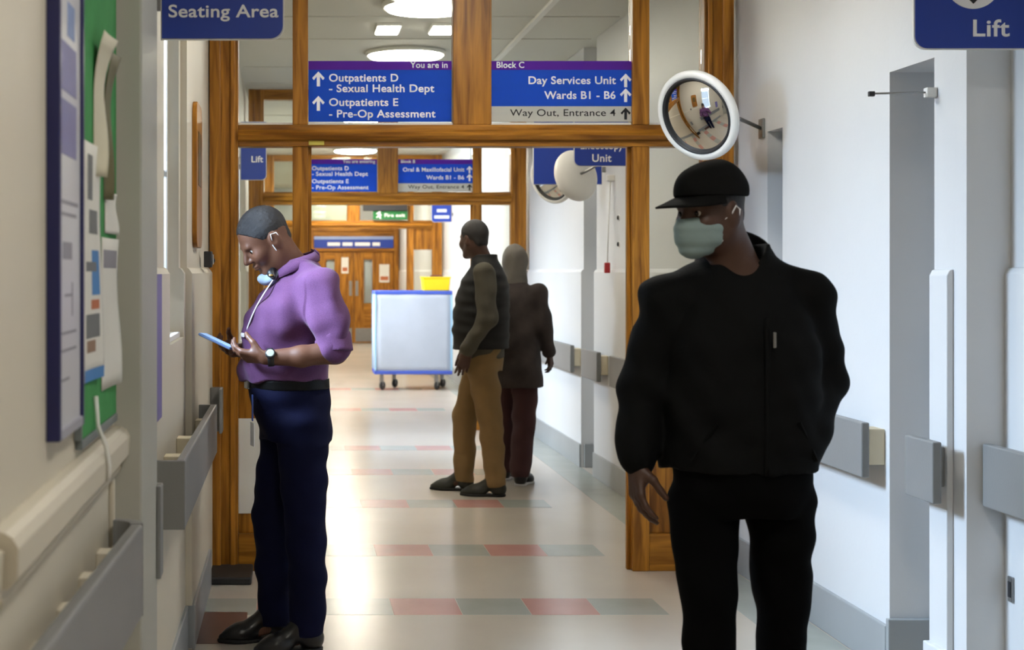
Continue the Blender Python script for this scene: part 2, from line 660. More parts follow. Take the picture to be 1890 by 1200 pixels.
wseg(wr, 1, 10.60, 16.9, 2.15, mat=WALLR, lower=0.02)
box('wall_section', 2.45, 2.75, 16.9, 17.4, 0, CZ, WALLR, wr, bev=0)
wseg(wr, 1, 17.4, FE, 2.15, mat=WALLR, lower=0.02)

# skirtings
bl = thing('baseboard_left', (-0.42, 0, 0), kind='structure')
for a, b, x in ((BACK, 3.28, -0.398), (4.14, 5.49, -0.398), (5.5, F1 - .31, -0.373), (F1 + .12, F2 - .02, -0.398),
                (F2 + .12, F3 - .02, -0.398), (F3 + .12, FE, -0.398)):
    box('skirting_board', -0.43, x, a, b, 0, 0.17, SKIRT, bl, bev=0.004)
br = thing('baseboard_right', (2.14, 0, 0), kind='structure')
for a, b, x in ((BACK, 4.57, 2.258), (5.175, 6.295, 2.135), (6.505, F1 - .01, 2.135), (F1 + .12, 10.14, 2.118),
                (10.605, F2 - .02, 2.118), (F2 + .12, 16.89, 2.118), (17.41, F3 - .02, 2.118), (F3 + .12, FE, 2.118)):
    box('skirting_board', x, x + .03, a, b, 0, 0.17, SKIRT, br, bev=0.004)
box('skirting_board', 2.135, 2.55, 5.145, 5.169, 0, 0.20, SKIRT, br, bev=0.003)
box('skirting_board', 2.108, 2.135, 4.665, 4.805, 0, 0.215, WALLR, br, bev=0.005)
box('skirting_board', 2.15, 2.45, 10.57, 10.598, 0, 0.17, SKIRT, br, bev=0.003)

# end walls
wall_back = box('wall_back', -0.60, 2.75, BACK - .15, BACK, 0, CZ, WALL, bev=0, kind='structure')
wall_end = box('wall_end', -0.60, 2.75, FE + .06, FE + .2, 0, CZ, WALLR, bev=0, kind='structure')


# ------------------------------------------------------------------ glazed timber partitions across the corridor
def partition(name, y, sidelight_solid=False, right_panel=False):
    d = thing(name, (0.86, y, 0), kind='structure')
    y1 = y + 0.10
    V, H = WOODV, WOODH
    for a, b in ((-0.40, -0.262), (1.985, 2.122)):
        box('jamb', a, b, y, y1, 0, CZ, V, d, bev=0.004)
    # stepped architrave on the front of each jamb
    for a, b in ((-0.40, -0.345), (2.067, 2.122)):
        box('architrave', a, b, y - .022, y, 0, CZ, V, d, bev=0.006)
    for a, b in ((-0.300, -0.276), (1.999, 2.023)):
        box('architrave', a, b, y - .012, y, 0, CZ, V, d, bev=0.005)
    for a, b in ((0.0, 0.075), (1.640, 1.722)):
        box('mullion', a, b, y + .005, y1 - .005, 0, 2.05, V, d, bev=0.004)
        box('mullion', a, b, y + .005, y1 - .005, 2.155, CZ - .09, V, d, bev=0.004)
    box('door_stop', 0.075, 0.092, y + .05, y1 - .02, 0, 2.05, V, d, bev=0.002)
    box('door_stop', 1.623, 1.640, y + .05, y1 - .02, 0, 2.05, V, d, bev=0.002)
    box('centre_post', 0.775, 0.960, y + .005, y1 - .005, 2.155, CZ - .09, V, d, bev=0.004)
    box('transom_rail', -0.262, 1.985, y, y1, 2.05, 2.155, H, d, bev=0.004)
    prism('transom_moulding', [(y, 2.075), (y - .02, 2.082), (y - .03, 2.10), (y - .018, 2.118), (y, 2.13)], -0.262, 1.985, H, d, axis='X')
    box('head_rail', -0.262, 1.985, y, y1, CZ - .09, CZ, H, d, bev=0.004)
    yg = y + .05
    for a, b in ((-0.262, 0.0), (0.075, 0.775), (0.960, 1.640), (1.722, 1.985)):
        box('glass_pane', a + .002, b - .002, yg - .003, yg + .003, 2.157, CZ - .092, GLASS, d, bev=0)
        box('pane_bead', a + .001, b - .001, yg - .02, yg - .006, 2.1555, 2.168, WHITE if name == 'door_1' else H, d, bev=0.002)
    for k, (a, b) in enumerate(((-0.262, 0.0), (1.722, 1.985))):
        if right_panel and k == 1:
            box('sidelight_panel', a, b, y + .03, y1 - .03, 1.75, 2.05, V, d, bev=0.003)
            box('glass_pane', a + .002, b - .002, yg - .003, yg + .003, 1.062, 1.748, GLASS, d, bev=0)
        else:
            box('glass_pane', a + .002, b - .002, yg - .003, yg + .003, 1.062, 2.048, GLASS, d, bev=0)
        box('sidelight_rail', a, b, y + .01, y1 - .01, 0.94, 1.06, H, d, bev=0.004)
        box('sidelight_panel', a, b, y + .035, y1 - .03, 0.18, 0.94, V, d, bev=0.003)
        box('bottom_rail', a, b, y + .008, y1 - .01, 0.0, 0.18, H, d, bev=0.004)
    return d


d1 = partition('door_1', F1)
box('plinth_block', -0.405, -0.19, F1 - .30, F1 + .02, 0, 0.035, DARK, d1, bev=0.008)
d2 = partition('door_2', F2)
d3 = partition('door_3', F3, right_panel=True)
d3.name = 'door_3'


def leaf(parent, x0, x1, y, ztop, slot_x, hinge, wide=0.10):
    """one door leaf with a narrow vision panel"""
    a, b = slot_x, slot_x + wide
    t = 0.045
    lf = thing('door_leaf', ((x0 + x1) / 2, y, 0))
    lf.parent = parent
    lf.location = Vector(((x0 + x1) / 2, y, 0)) - world_loc(parent)
    z0, z1 = 0.80, ztop - 0.16
    box('stile', x0, a, y, y + t, 0.01, ztop, WOODV, lf, bev=0.003)
    box('stile', b, x1, y, y + t, 0.01, ztop, WOODV, lf, bev=0.003)
    box('door_rail', a, b, y, y + t, z1, ztop, WOODH, lf, bev=0.003)
    box('door_rail', a, b, y, y + t, 0.01, z0, WOODH, lf, bev=0.003)
    box('glass_pane', a, b, y + .018, y + .024, z0, z1, GLASS, lf, bev=0)
    box('kick_plate', x0 + .03, x1 - .03, y - .003, y, 0.03, 0.30, STEEL, lf, bev=0.001)
    hx = x1 - .06 if hinge < 0 else x0 + .06
    box('push_plate', hx - .03, hx + .03, y - .003, y, 0.95, 1.25, STEEL, lf, bev=0.001)
    return lf


# closed double doors at the far end
de = thing('door_4', (1.27, FE, 0), kind='structure')
for a, b in ((0.30, 0.42), (2.03, 2.13)):
    box('jamb', a, b, FE - .06, FE + .06, 0, 2.30, WOODV, de, bev=0.004)
box('header', 0.42, 2.03, FE - .06, FE + .06, 1.84, 1.90, WOODH, de, bev=0.004)
box('overdoor_panel', 0.42, 2.03, FE - .02, FE + .05, 1.90, 2.24, WOODH, de, bev=0.003)
box('header', 0.42, 2.03, FE - .06, FE + .06, 2.24, 2.30, WOODH, de, bev=0.004)
box('side_panel', -0.43, 0.30, FE - .02, FE + .05, 0, 2.30, WOODV, de, bev=0.003)
leaf(de, 0.425, 1.222, FE - .01, 1.835, 0.68, -1, 0.16)
leaf(de, 1.228, 2.025, FE - .01, 1.835, 1.43, 1, 0.17)
# closed double doors behind the camera, seen in the round mirror
d0 = thing('door_5', (0.86, BACK + .1, 0), kind='structure')
for a, b in ((-0.10, 0.02), (1.72, 1.84)):
    box('jamb', a, b, BACK, BACK + .12, 0, 2.75, WOODV, d0, bev=0.004)
box('header', 0.02, 1.72, BACK, BACK + .12, 2.05, 2.16, WOODH, d0, bev=0.004)
box('header', 0.02, 1.72, BACK, BACK + .12, 2.65, 2.75, WOODH, d0, bev=0.004)
box('overdoor_panel', 0.02, 0.80, BACK + .03, BACK + .08, 2.16, 2.65, PILLAR, d0, bev=0.003)
box('overdoor_panel', 0.94, 1.72, BACK + .03, BACK + .08, 2.16, 2.65, PILLAR, d0, bev=0.003)
box('centre_post', 0.80, 0.94, BACK, BACK + .12, 2.16, 2.65, WOODV, d0, bev=0.003)
for lx0, lx1, sx in ((0.025, 0.868, 0.58), (0.872, 1.715, 1.06)):
    lf = thing('door_leaf', (0, 0, 0))
    lf.parent = d0
    lf.location = Vector(((lx0 + lx1) / 2, BACK + .06, 0)) - d0.location
    box('stile', lx0, sx, BACK + .03, BACK + .075, .01, 2.04, WOODV, lf)
    box('stile', sx + .1, lx1, BACK + .03, BACK + .075, .01, 2.04, WOODV, lf)
    box('door_rail', sx, sx + .1, BACK + .03, BACK + .075, 1.85, 2.04, WOODH, lf)
    box('door_rail', sx, sx + .1, BACK + .03, BACK + .075, .01, .9, WOODH, lf)
    box('vision_panel', sx, sx + .1, BACK + .045, BACK + .055, .9, 1.85, WHITE, lf, bev=0)


# ------------------------------------------------------------------ ceiling lamps
LAMP = glow('lamp_diffuser', (255, 246, 228), 17.0)
LAMPN = glow('near_lamp_diffuser', (255, 250, 240), 22.0)
LAMPF = glow('far_lamp_diffuser', (255, 246, 228), 56.0)
lamp_body = lathe_mesh([(0, 0), (0.30, 0), (0.305, -0.012), (0.30, -0.03), (0.285, -0.032)])
lamp_dome = lathe_mesh([(0.284, -0.030), (0.27, -0.045), (0.20, -0.058), (0.1, -0.064), (0, -0.066)])
lamp_dome_f = lamp_dome.copy()
lamp_dome_n = lamp_dome.copy()
for i, (yy, lab, far) in enumerate((
        (-1.6, 'round white ceiling lamp near the closed doors behind the viewer', 0),
        (1.6, 'round white ceiling lamp above the noticeboards', 2),
        (5.5, 'unseen round ceiling lamp added to light the nearest partition', 2),  # out of view, placed to brighten the partition front and its signs
        (8.83, 'round ceiling lamp just beyond the nearest glazed partition', 0),
        (10.80, 'round ceiling lamp seen right above the Outpatients D sign', 0),
        (15.6, 'round ceiling lamp just beyond the second partition', 1),
        (19.4, 'round ceiling lamp seen above the second partition signs', 1),
        (23.4, 'round ceiling lamp beyond the third partition', 1),
        (26.8, 'farthest round ceiling lamp added to brighten the end doors', 1))):  # extra lamp added to lift the dark doors at the far end
    t = thing('ceiling_lamp', (0.85, yy, CZ), lab, 'ceiling lamp', 'round ceiling lamps along the corridor')
    mesh_obj('lamp_body', lamp_body, WHITE, t, smooth=True)
    mesh_obj('diffuser', (lamp_dome, lamp_dome_f, lamp_dome_n)[far], (LAMP, LAMPF, LAMPN)[far], t, smooth=True)
for x0, lab in ((0.57, 'small rectangular ceiling light left of its twin beyond the partition'),
                (0.94, 'small rectangular ceiling light right of its twin beyond the partition')):
    t = thing('ceiling_light', (x0 + .075, 9.72, CZ), lab, 'ceiling light', 'small ceiling light panels')
    box('light_frame', x0 - .01, x0 + .16, 9.55, 9.89, CZ - .02, CZ, WHITE, t)
    box('diffuser', x0, x0 + .15, 9.56, 9.88, CZ - .026, CZ - .02, LAMP, t, bev=0.001)
# ------------------------------------------------------------------ wall bumper rails
def right_bumper(y0, y1, xo, xw, label, spacers=None):
    t = thing('bumper_rail', (xo, (y0 + y1) / 2, 0.70), label, 'bumper rail', 'grey wall bumper rails')
    box('rail_board', xo, xo + .03, y0, y1, 0.70, 0.90, BUMPER, t, bev=0.005)
    n = max(2, int((y1 - y0) / 0.9) + 1)
    if y1 - y0 < 0.3:
        ys = [(y0 + y1) / 2 + .02]
    else:
        ys = [y0 + .06 + (y1 - y0 - .12) * i / (n - 1) for i in range(n)]
    for yy in ys:
        box('mounting_block', xo + .03, xw, yy - .05, yy + .05, 0.745, 0.875, SPACER if y1 - y0 > .3 else BUMPER, t, bev=0.003)
    return t


right_bumper(5.20, 6.27, 2.06, 2.15, 'long grey bumper rail beside the man in black')
right_bumper(4.61, 4.82, 2.055, 2.128, 'short grey bumper board on the narrow pier beside the recess')
right_bumper(1.2, 4.57, 2.195, 2.27, 'grey bumper rail at the right edge below the lift sign')
right_bumper(6.55, 6.88, 2.06, 2.15, 'short grey bumper rail between the recess and nearest partition')
right_bumper(7.10, 9.30, 2.05, 2.13, 'grey bumper rail on right wall just past the nearest partition')
right_bumper(9.68, 10.20, 2.05, 2.13, 'short grey bumper rail in front of the narrow wall recess')
right_bumper(10.60, 13.0, 2.05, 2.13, 'grey bumper rail on right wall behind the khaki trousers')
right_bumper(13.2, 16.8, 2.05, 2.13, 'grey bumper rail on right wall beyond the second partition')


def left_bumper(y0, y1, xo, xw, label, rounded_end=False):
    t = thing('bumper_rail', (xo, (y0 + y1) / 2, 0.70), label, 'bumper rail', 'grey wall bumper rails')
    sk = 0.030 if rounded_end else 0.0      # the nearest rail follows a wall that splays slightly
    prism('rail_board', [(xo - .028 - sk * (y1 - y0), y0), (xo - sk * (y1 - y0), y0), (xo, y1), (xo - .028, y1)], 0.70, 0.90, BUMPER, t, bev=0.006, axis='Z')
    return t


t = left_bumper(0.6, 3.12, -0.325, -0.41, 'nearest grey bumper rail with rounded end below the noticeboards', True)
# rounded far end turning back to the wall
rows = []
for k in range(9):
    a = R(90 * k / 8)
    rows.append([(-0.339 - .055 * (1 - math.cos(a)), 3.12 + .055 * math.sin(a), z) for z in (0.70, 0.80, 0.90)])
o_ = Vector((-0.339, 3.12, .8))
me = ribbon_mesh([[Vector(p) - o_ for p in r] for r in rows], 0.028)
mesh_obj('rounded_end', me, BUMPER, t, o_ - t.location, smooth=False)
for yy in (2.02, 2.26, 2.52, 2.78, 3.02):
    box('bracket', -0.41, -0.374, yy - .03, yy + .03, 0.74, 0.862, WALL, t, bev=0.003)
for yy in (0.8, 1.3, 1.7):
    box('bracket', -0.41, -0.352, yy - .03, yy + .03, 0.80, 0.862, SPACER, t, bev=0.003)

t = left_bumper(4.17, 5.90, -0.311, -0.41, 'grey boxed bumper rail on left wall behind the man in purple')
box('end_cap', -0.410, -0.311, 4.155, 4.172, 0.70, 0.90, BUMPER, t, bev=0.003)
box('end_cap', -0.385, -0.311, 5.90, 5.915, 0.70, 0.90, BUMPER, t, bev=0.003)
for yy in (4.6, 5.1):
    box('bracket', -0.41, -0.339, yy - .04, yy + .04, 0.74, 0.86, SPACER, t, bev=0.003)
box('bracket', -0.385, -0.339, 5.66, 5.74, 0.74, 0.86, SPACER, t, bev=0.003)

t = thing('bumper_plate', (-0.36, 6.72, 0.70), 'small grey bumper plate against the left partition jamb', 'bumper plate')
box('plate', -0.385, -0.325, 6.70, 6.74, 0.70, 0.905, BUMPER, t, bev=0.004)
box('plate_return', -0.338, -0.325, 6.60, 6.70, 0.70, 0.905, BUMPER, t, bev=0.004)
t = thing('edge_guard', (-0.36, 3.69, 0.67), 'narrow dark grey edge guard on far side of pilaster', 'edge guard')
box('guard_plate', -0.400, -0.333, 3.662, 3.70, 0.67, 0.905, BUMPER, t, bev=0.004)
box('guard_strip', -0.345, -0.333, 3.63, 3.661, 0.67, 0.905, BUMPER, t, bev=0.003)


# ------------------------------------------------------------------ hanging and projecting signs
def projecting_sign(x0, x1, z0, z1, y, corner, label, wall_x):
    t = thing('hanging_sign', ((x0 + x1) / 2, y, z0), label, 'sign', 'blue projecting corridor signs')
    prism('backing_plate', rounded(x0 - .004, x1 + .004, z0 - .004, z1 + .004, 0.04, corner), y + .004, y + .016, WHITE, t)
    prism('sign_face', rounded(x0, x1, z0, z1, 0.037, corner), y, y + .004, BLUE, t)
    a, b = (x1, wall_x) if wall_x > x1 else (wall_x, x0)
    if b - a > 0.004:
        box('wall_bracket', a, b, y + .005, y + .015, z0 + .08, z0 + .12, STEEL, t, bev=0.002)
        box('wall_bracket', a, b, y + .005, y + .015, z1 - .12, z1 - .08, STEEL, t, bev=0.002)
    return t


YS = 4.13
t = projecting_sign(-0.376, -0.028, 2.119, 2.60, YS, 'br', 'blue Seating Area sign projecting from the left wall', -0.43)
text('Seating Area', -0.358, YS - .001, 2.180, 0.037, LETTER, t, width=0.316)

YL = 4.33
t = projecting_sign(1.879, 2.262, 2.122, 2.62, YL, 'bl', 'blue Lift sign with arrow roundel projecting from right wall', 2.29)
text('Lift', 2.047, YL - .001, 2.158, 0.052, LETTER, t, width=0.110)
cx, cz, rr = 2.052, 2.325, 0.085
prism('roundel', [(cx + rr * math.cos(2 * math.pi * i / 48), cz + rr * math.sin(2 * math.pi * i / 48)) for i in range(48)],
      YL - .002, YL, LETTER, t)
prism('arrow', [(cx, 2.255), (cx + .05, 2.305), (cx + .018, 2.305), (cx + .018, 2.39), (cx - .018, 2.39), (cx - .018, 2.305), (cx - .05, 2.305)],
      YL - .004, YL - .002, BLACK, t)

YE = 9.1
t = projecting_sign(1.788, 2.128, 2.117, 2.60, YE, 'bl', 'blue Endoscopy Unit sign beyond the nearest partition', 2.15)
text('Endoscopy', 1.958, YE - .001, 2.222, 0.048, LETTER, t, 'CENTER', width=0.27)
text('Unit', 1.958, YE - .001, 2.142, 0.050, LETTER, t, 'CENTER')
t = projecting_sign(1.655, 2.12, 2.045, 2.60, 9.85, '', 'blue sign half hidden behind the back of a round mirror', 2.15)
t = projecting_sign(-0.40, -0.205, 2.155, 2.60, 11.1, 'br', 'small blue sign seen through the left sidelight', -0.43)
text('Lift', -0.275, 11.099, 2.29, 0.05, LETTER, t, 'CENTER')
t = projecting_sign(1.862, 2.125, 2.105, 2.50, 19.2, 'bl', 'distant blue sign on right wall before the third partition', 2.15)
for zz, w in ((2.235, .13), (2.15, .2)):
    box('lettering', 1.995 - w / 2, 1.995 + w / 2, 19.198, 19.2, zz, zz + .04, LETTER, t, bev=0)


# ------------------------------------------------------------------ direction boards fixed across the transom lights
LINE_WIDTH = {'Outpatients D': 0.335, '- Sexual Health Dept': 0.51, 'Outpatients E': 0.335, '- Pre-Op Assessment': 0.516, 'Day Services Unit': 0.423, 'Wards B1 - B6': 0.345, 'Oral & Maxillofacial Unit': 0.56}


def transom_board(x0, x1, y, label, head, head_side, lines, white_line=None, z1=2.466, z0=2.172):
    t = thing('direction_board', ((x0 + x1) / 2, y, z0), label, 'sign', 'direction boards over the partitions')
    zp = z1 - 0.043
    zb = z0 + (0.075 if white_line else 0.0)
    box('header_strip', x0, x1, y, y + .006, zp, z1, FILM_PURPLE, t, bev=0.0005)
    box('blue_panel', x0, x1, y, y + .006, zb, zp, FILM_BLUE, t, bev=0.0005)
    if white_line:
        box('white_panel', x0, x1, y, y + .006, z0, zb, FILM_WHITE, t, bev=0.0005)
    yt = y - .0012
    if head_side == 'R':
        text(head, x1 - .018, yt, zp + .010, 0.030, LETTER, t, 'RIGHT')
    else:
        text(head, x0 + .022, yt, zp + .010, 0.030, LETTER, t)
    for body, kind, z, arrow in lines:
        if head_side == 'R':
            text(body, x0 + .098, yt, z, 0.038, LETTER, t, bold=.024, width=LINE_WIDTH[body])
            if arrow:
                arrow_up(x0 + .048, yt, z - .024, 0.072, LETTER, t)
        else:
            text(body, x1 - .098, yt, z, 0.038, LETTER, t, 'RIGHT', bold=.024, width=LINE_WIDTH[body])
            if arrow:
                arrow_up(x1 - .050, yt, z - .016, 0.066, LETTER, t)
    if white_line:
        text(white_line, x1 - .098, yt, z0 + .028, 0.034, BLACK, t, 'RIGHT', bold=0.004, width=.51)
        arrow_up(x1 - .050, yt, z0 + .010, 0.058, BLACK, t)
    return t


transom_board(0.077, 0.770, F1 + .030, 'blue board reading Outpatients D above the nearest doorway', 'You are in', 'R',
              [('Outpatients D', 'main', 2.367, 1), ('- Sexual Health Dept', 'sub', 2.316, 0),
               ('Outpatients E', 'main', 2.249, 1), ('- Pre-Op Assessment', 'sub', 2.193, 0)])
transom_board(0.963, 1.662, F1 + .030, 'blue board reading Day Services Unit above the nearest doorway', 'Block C', 'L',
              [('Day Services Unit', 'main', 2.355, 1), ('Wards B1 - B6', 'main', 2.283, 1)], 'Way Out, Entrance 4')
transom_board(0.077, 0.770, F2 + .030, 'blurred Outpatients board left of post over the second doorway', 'You are entering', 'R',
              [('Outpatients D', 'main', 2.367, 0), ('- Sexual Health Dept', 'sub', 2.316, 0),
               ('Outpatients E', 'main', 2.249, 0), ('- Pre-Op Assessment', 'sub', 2.193, 0)])
transom_board(0.963, 1.662, F2 + .030, 'blurred Wards board right of post over the second doorway', 'Block B', 'L',
              [('Oral & Maxillofacial Unit', 'main', 2.355, 1), ('Wards B1 - B6', 'main', 2.283, 1)], 'Way Out, Entrance 4')
# pale blinds and the green exit box on the third partition
t = thing('window_blind', (0.43, F3 + .07, 2.16), 'pale roller blind behind the third partition glazing', 'blind')
box('blind_cloth', 0.08, 0.77, F3 + .068, F3 + .074, 2.16, 2.40, M('pale_blind', (206, 208, 186), .7), t, bev=0.001)
box('blind_roller', 0.08, 0.77, F3 + .062, F3 + .092, 2.40, 2.46, DARK, t, bev=0.008)
GREEN = M('exit_green', (26, 108, 52), 0.4, var=0.06)
t = thing('exit_sign', (1.31, F3 - .06, 2.15), 'green fire exit sign over the third doorway', 'exit sign')
box('sign_box', 1.00, 1.63, F3 - .07, F3 - .012, 2.30, 2.40, DARK, t, bev=0.006)
box('sign_face', 1.14, 1.63, F3 - .045, F3 - .025, 2.175, 2.315, GREEN, t, bev=0.003)
text('Fire exit', 1.30, F3 - .047, 2.215, 0.05, LETTER, t, width=0.29)
ic = 1.225
prism('running_figure', [(ic + .012, 2.30), (ic + .03, 2.285), (ic + .012, 2.268), (ic + .03, 2.245), (ic + .045, 2.25), (ic + .02, 2.225),
                         (ic + .03, 2.19), (ic + .012, 2.19), (ic, 2.222), (ic - .03, 2.20), (ic - .04, 2.21), (ic - .008, 2.24),
                         (ic - .012, 2.265), (ic - .035, 2.25), (ic - .04, 2.262), (ic - .01, 2.285)],
      F3 - .047, F3 - .045, LETTER, t)
t = thing('overdoor_sign', (1.25, FE - .05, 1.90), 'long blue sign above the double doors at far end', 'sign')
box('sign_face', 0.43, 2.02, FE - .045, FE - .025, 1.905, 2.14, BLUE, t, bev=0.004)
box('sign_strip', 0.43, 2.02, FE - .047, FE - .045, 2.08, 2.14, M('pale_blue_strip', (150, 170, 214), .5), t, bev=0)
for a, b in ((0.70, 0.95), (1.0, 1.2), (1.25, 1.55), (1.6, 1.75)):
    box('lettering', a, b, FE - .047, FE - .045, 1.95, 2.02, LETTER, t, bev=0)
for x0, x1, z0, z1, lab in ((0.98, 1.12, 1.40, 1.72, 'pale notice on the left leaf of far doors'),
                            (1.74, 1.94, 1.22, 1.58, 'cream square notice on right leaf of far doors')):
    t = thing('door_notice', ((x0 + x1) / 2, FE - .015, z0), lab, 'notice')
    box('sheet', x0, x1, FE - .0135, FE - .0115, z0, z1, PAPER, t, bev=0)
    box('printed_block', x0 + .02, x1 - .02, FE - .0145, FE - .0135, z0 + .04, z0 + .12, M('print_orange', (190, 110, 70), .7), t, bev=0)
# label and notice on the nearest partition
t = box('yellow_label', 0.078, 0.152, F1 - .004, F1 - .0005, 2.056, 2.082, M('yellow_label', (206, 190, 84), .6), bev=0.0005,
        label='small yellow label stuck under the transom rail', cat='label')
t = box('white_notice', -0.262, -0.10, F1 + .030, F1 + .0345, 0.275, 0.735, PAPER, bev=0.001,
        label='white sheet on the lower panel behind the man in purple', cat='notice')


# ------------------------------------------------------------------ convex mirrors
MIRROR = M('mirror_silver', (235, 235, 232), 0.03, 1.0, var=0.01)


def convex_mirror(loc, n, rad, label, arm_to, flip_roll=0.0):
    q = Vector(n).normalized().to_track_quat('Z', 'Y')
    t = thing('convex_mirror', loc, label, 'mirror', 'round convex corridor mirrors', rot=q)
    s = rad / 0.2
    prof = [(0, -.055), (.06, -.054), (.12, -.046), (.165, -.03), (.19, -.008), (.2, .006), (.199, .018), (.192, .028), (.180, .030), (.168, .026), (.164, .016)]
    mesh_obj('mirror_shell', lathe_mesh([(a * s, b * s) for a, b in prof], 64), WHITE, t, smooth=True)
    mesh_obj('gasket', lathe_mesh([(a * s, b * s) for a, b in ((.170, .014), (.170, .026), (.166, .031), (.159, .028), (.158, .014))], 64), DARK, t, smooth=True)
    Rc = 0.36
    prof = []
    for k in range(17):
        r = .161 * (1 - k / 16)
        prof.append((r * s, (0.016 + math.sqrt(Rc * Rc - r * r) - math.sqrt(Rc * Rc - .161 ** 2)) * s))
    mesh_obj('mirror_face', lathe_mesh(prof, 64), MIRROR, t, smooth=True)
    # bracket from the back of the shell to the wall, in local coordinates
    inv = q.to_matrix().inverted()
    end = inv @ (Vector(arm_to) - Vector(loc))
    start = Vector((0, 0, -.05 * s))
    mid = start + Vector((0, 0, -.06))
    mesh_obj('bracket_arm', tube_mesh([start, mid, mid.lerp(end, .5), end], 0.009), STEEL, t, smooth=True)
    bp = mesh_obj('wall_plate', box_mesh(.012, .06, .09, .003), STEEL, t, end)
    bp.rotation_mode = 'QUATERNION'
    bp.rotation_quaternion = q.inverted()
    return t


convex_mirror((1.785, 6.30, 2.135), (-0.83, -0.63, -0.40), 0.205, 'round convex mirror with white rim above the man in black', (2.143, 6.56, 2.10))
convex_mirror((1.86, 9.40, 2.075), (-0.45, 0.86, -0.2), 0.172, 'round mirror seen from its white back by the Endoscopy sign', (2.143, 9.30, 2.24))
convex_mirror((1.835, 10.12, 2.105), (-0.74, -0.62, -0.3), 0.185, 'round mirror peeking out behind the white mirror back', (2.143, 10.08, 2.12))


# ------------------------------------------------------------------ left wall: noticeboards and what is pinned to them
t = thing('poster_frame', (-0.40, 2.52, 1.17), 'tall navy framed poster nearest the viewer on left wall', 'poster frame')
fx0, fx1 = -0.410, -0.386
ya, yb, za, zb = 2.385, 2.665, 1.165, 2.15
box('poster_frame_side', fx0, fx1, ya, ya + .016, za, zb, NAVY, t, bev=0.002)
box('poster_frame_side', fx0, fx1, yb - .016, yb, za, zb, NAVY, t, bev=0.002)
box('poster_frame_side', fx0, fx1, ya + .016, yb - .016, za, za + .018, M('grey_frame_sill', (160, 160, 172), .4), t, bev=0.002)
box('poster_frame_side', fx0, fx1, ya + .016, yb - .016, zb - .018, zb, NAVY, t, bev=0.002)
pp = box('poster_sheet', fx0, fx1 - .006, ya + .016, yb - .016, za + .018, zb - .018, M('poster_paper', (204, 204, 210), .35, var=.02), t, bev=0)
INK = M('poster_ink_lilac', (122, 120, 168), .5)
INK2 = M('poster_ink_blue', (118, 140, 190), .5)
INK3 = M('poster_ink_grey', (140, 138, 150), .5)
xf = fx1 - .006
for a, b, c, d, m_ in ((2.43, 2.60, 1.76, 1.845, INK), (2.43, 2.60, 1.65, 1.745, INK), (2.50, 2.58, 1.86, 1.92, INK2),
                       (2.44, 2.62, 1.565, 1.572, INK3), (2.44, 2.60, 1.545, 1.551, INK3), (2.45, 2.55, 1.47, 1.50, INK3),
                       (2.47, 2.56, 1.405, 1.41, INK3), (2.55, 2.56, 1.37, 1.43, INK3), (2.44, 2.60, 1.34, 1.345, INK3),
                       (2.44, 2.60, 1.31, 1.315, INK3), (2.44, 2.52, 1.26, 1.265, INK3)):
    box('printed_block', xf, xf + .0006, a, b, c, d, m_, pp, bev=0)

GREENB = M('green_felt', (58, 146, 76), 0.9, var=0.06, scale=30, bump=0.1, bscale=200)
t = thing('noticeboard', (-0.40, 2.95, 1.12), 'green felt noticeboard beside the framed poster', 'noticeboard')
box('felt_panel', -0.4095, -0.398, 2.70, 3.24, 1.13, 2.2, GREENB, t, bev=0.001)
box('board_edge', -0.4095, -0.395, 2.688, 2.70, 1.13, 2.2, M('board_edge_grey', (112, 120, 122), .4), t, bev=0.002)
box('board_edge', -0.4095, -0.395, 2.70, 3.24, 1.112, 1.13, M('board_edge_grey', (112, 120, 122), .4), t, bev=0.002)


def pinned(name, y0, y1, z0, z1, lift, mat, label, blocks=(), curl_top=False, xbase=-0.397):
    """paper pinned to the board; its free edges lift off by `lift`"""
    t = thing(name, (xbase, (y0 + y1) / 2, z0), label, 'paper', 'papers pinned to the noticeboard')
    rows = []
    for i in range(13):
        v = i / 12
        row = []
        for j in range(9):
            u = j / 8
            off = lift * (u ** 2) * (0.6 + .4 * math.sin(v * 5 + 1)) + (lift * 1.2 * max(0, v - .55) ** 2 * 4 if curl_top else 0)
            row.append(Vector((0.001 + off, (y0 + (y1 - y0) * u * ((.35 + .65 * v) if curl_top else 1)) - (y0 + y1) / 2, (z1 - z0) * v)))
        rows.append(row)
    sh = mesh_obj('sheet', ribbon_mesh(rows, 0.0008), mat, t, smooth=True)
    for (u0, u1, v0, v1, m_) in blocks:
        rr = []
        for i in range(5):
            v = v0 + (v1 - v0) * i / 4
            row = []
            for j in range(5):
                u = u0 + (u1 - u0) * j / 4
                off = lift * (u ** 2) * (0.6 + .4 * math.sin(v * 5 + 1)) + (lift * 1.2 * max(0, v - .55) ** 2 * 4 if curl_top else 0)
                row.append(Vector((0.0019 + off, (y0 + (y1 - y0) * u) - (y0 + y1) / 2, (z1 - z0) * v)))
            rr.append(row)
        mesh_obj('printed_block', ribbon_mesh(rr, 0.0004), m_, sh)
    return t


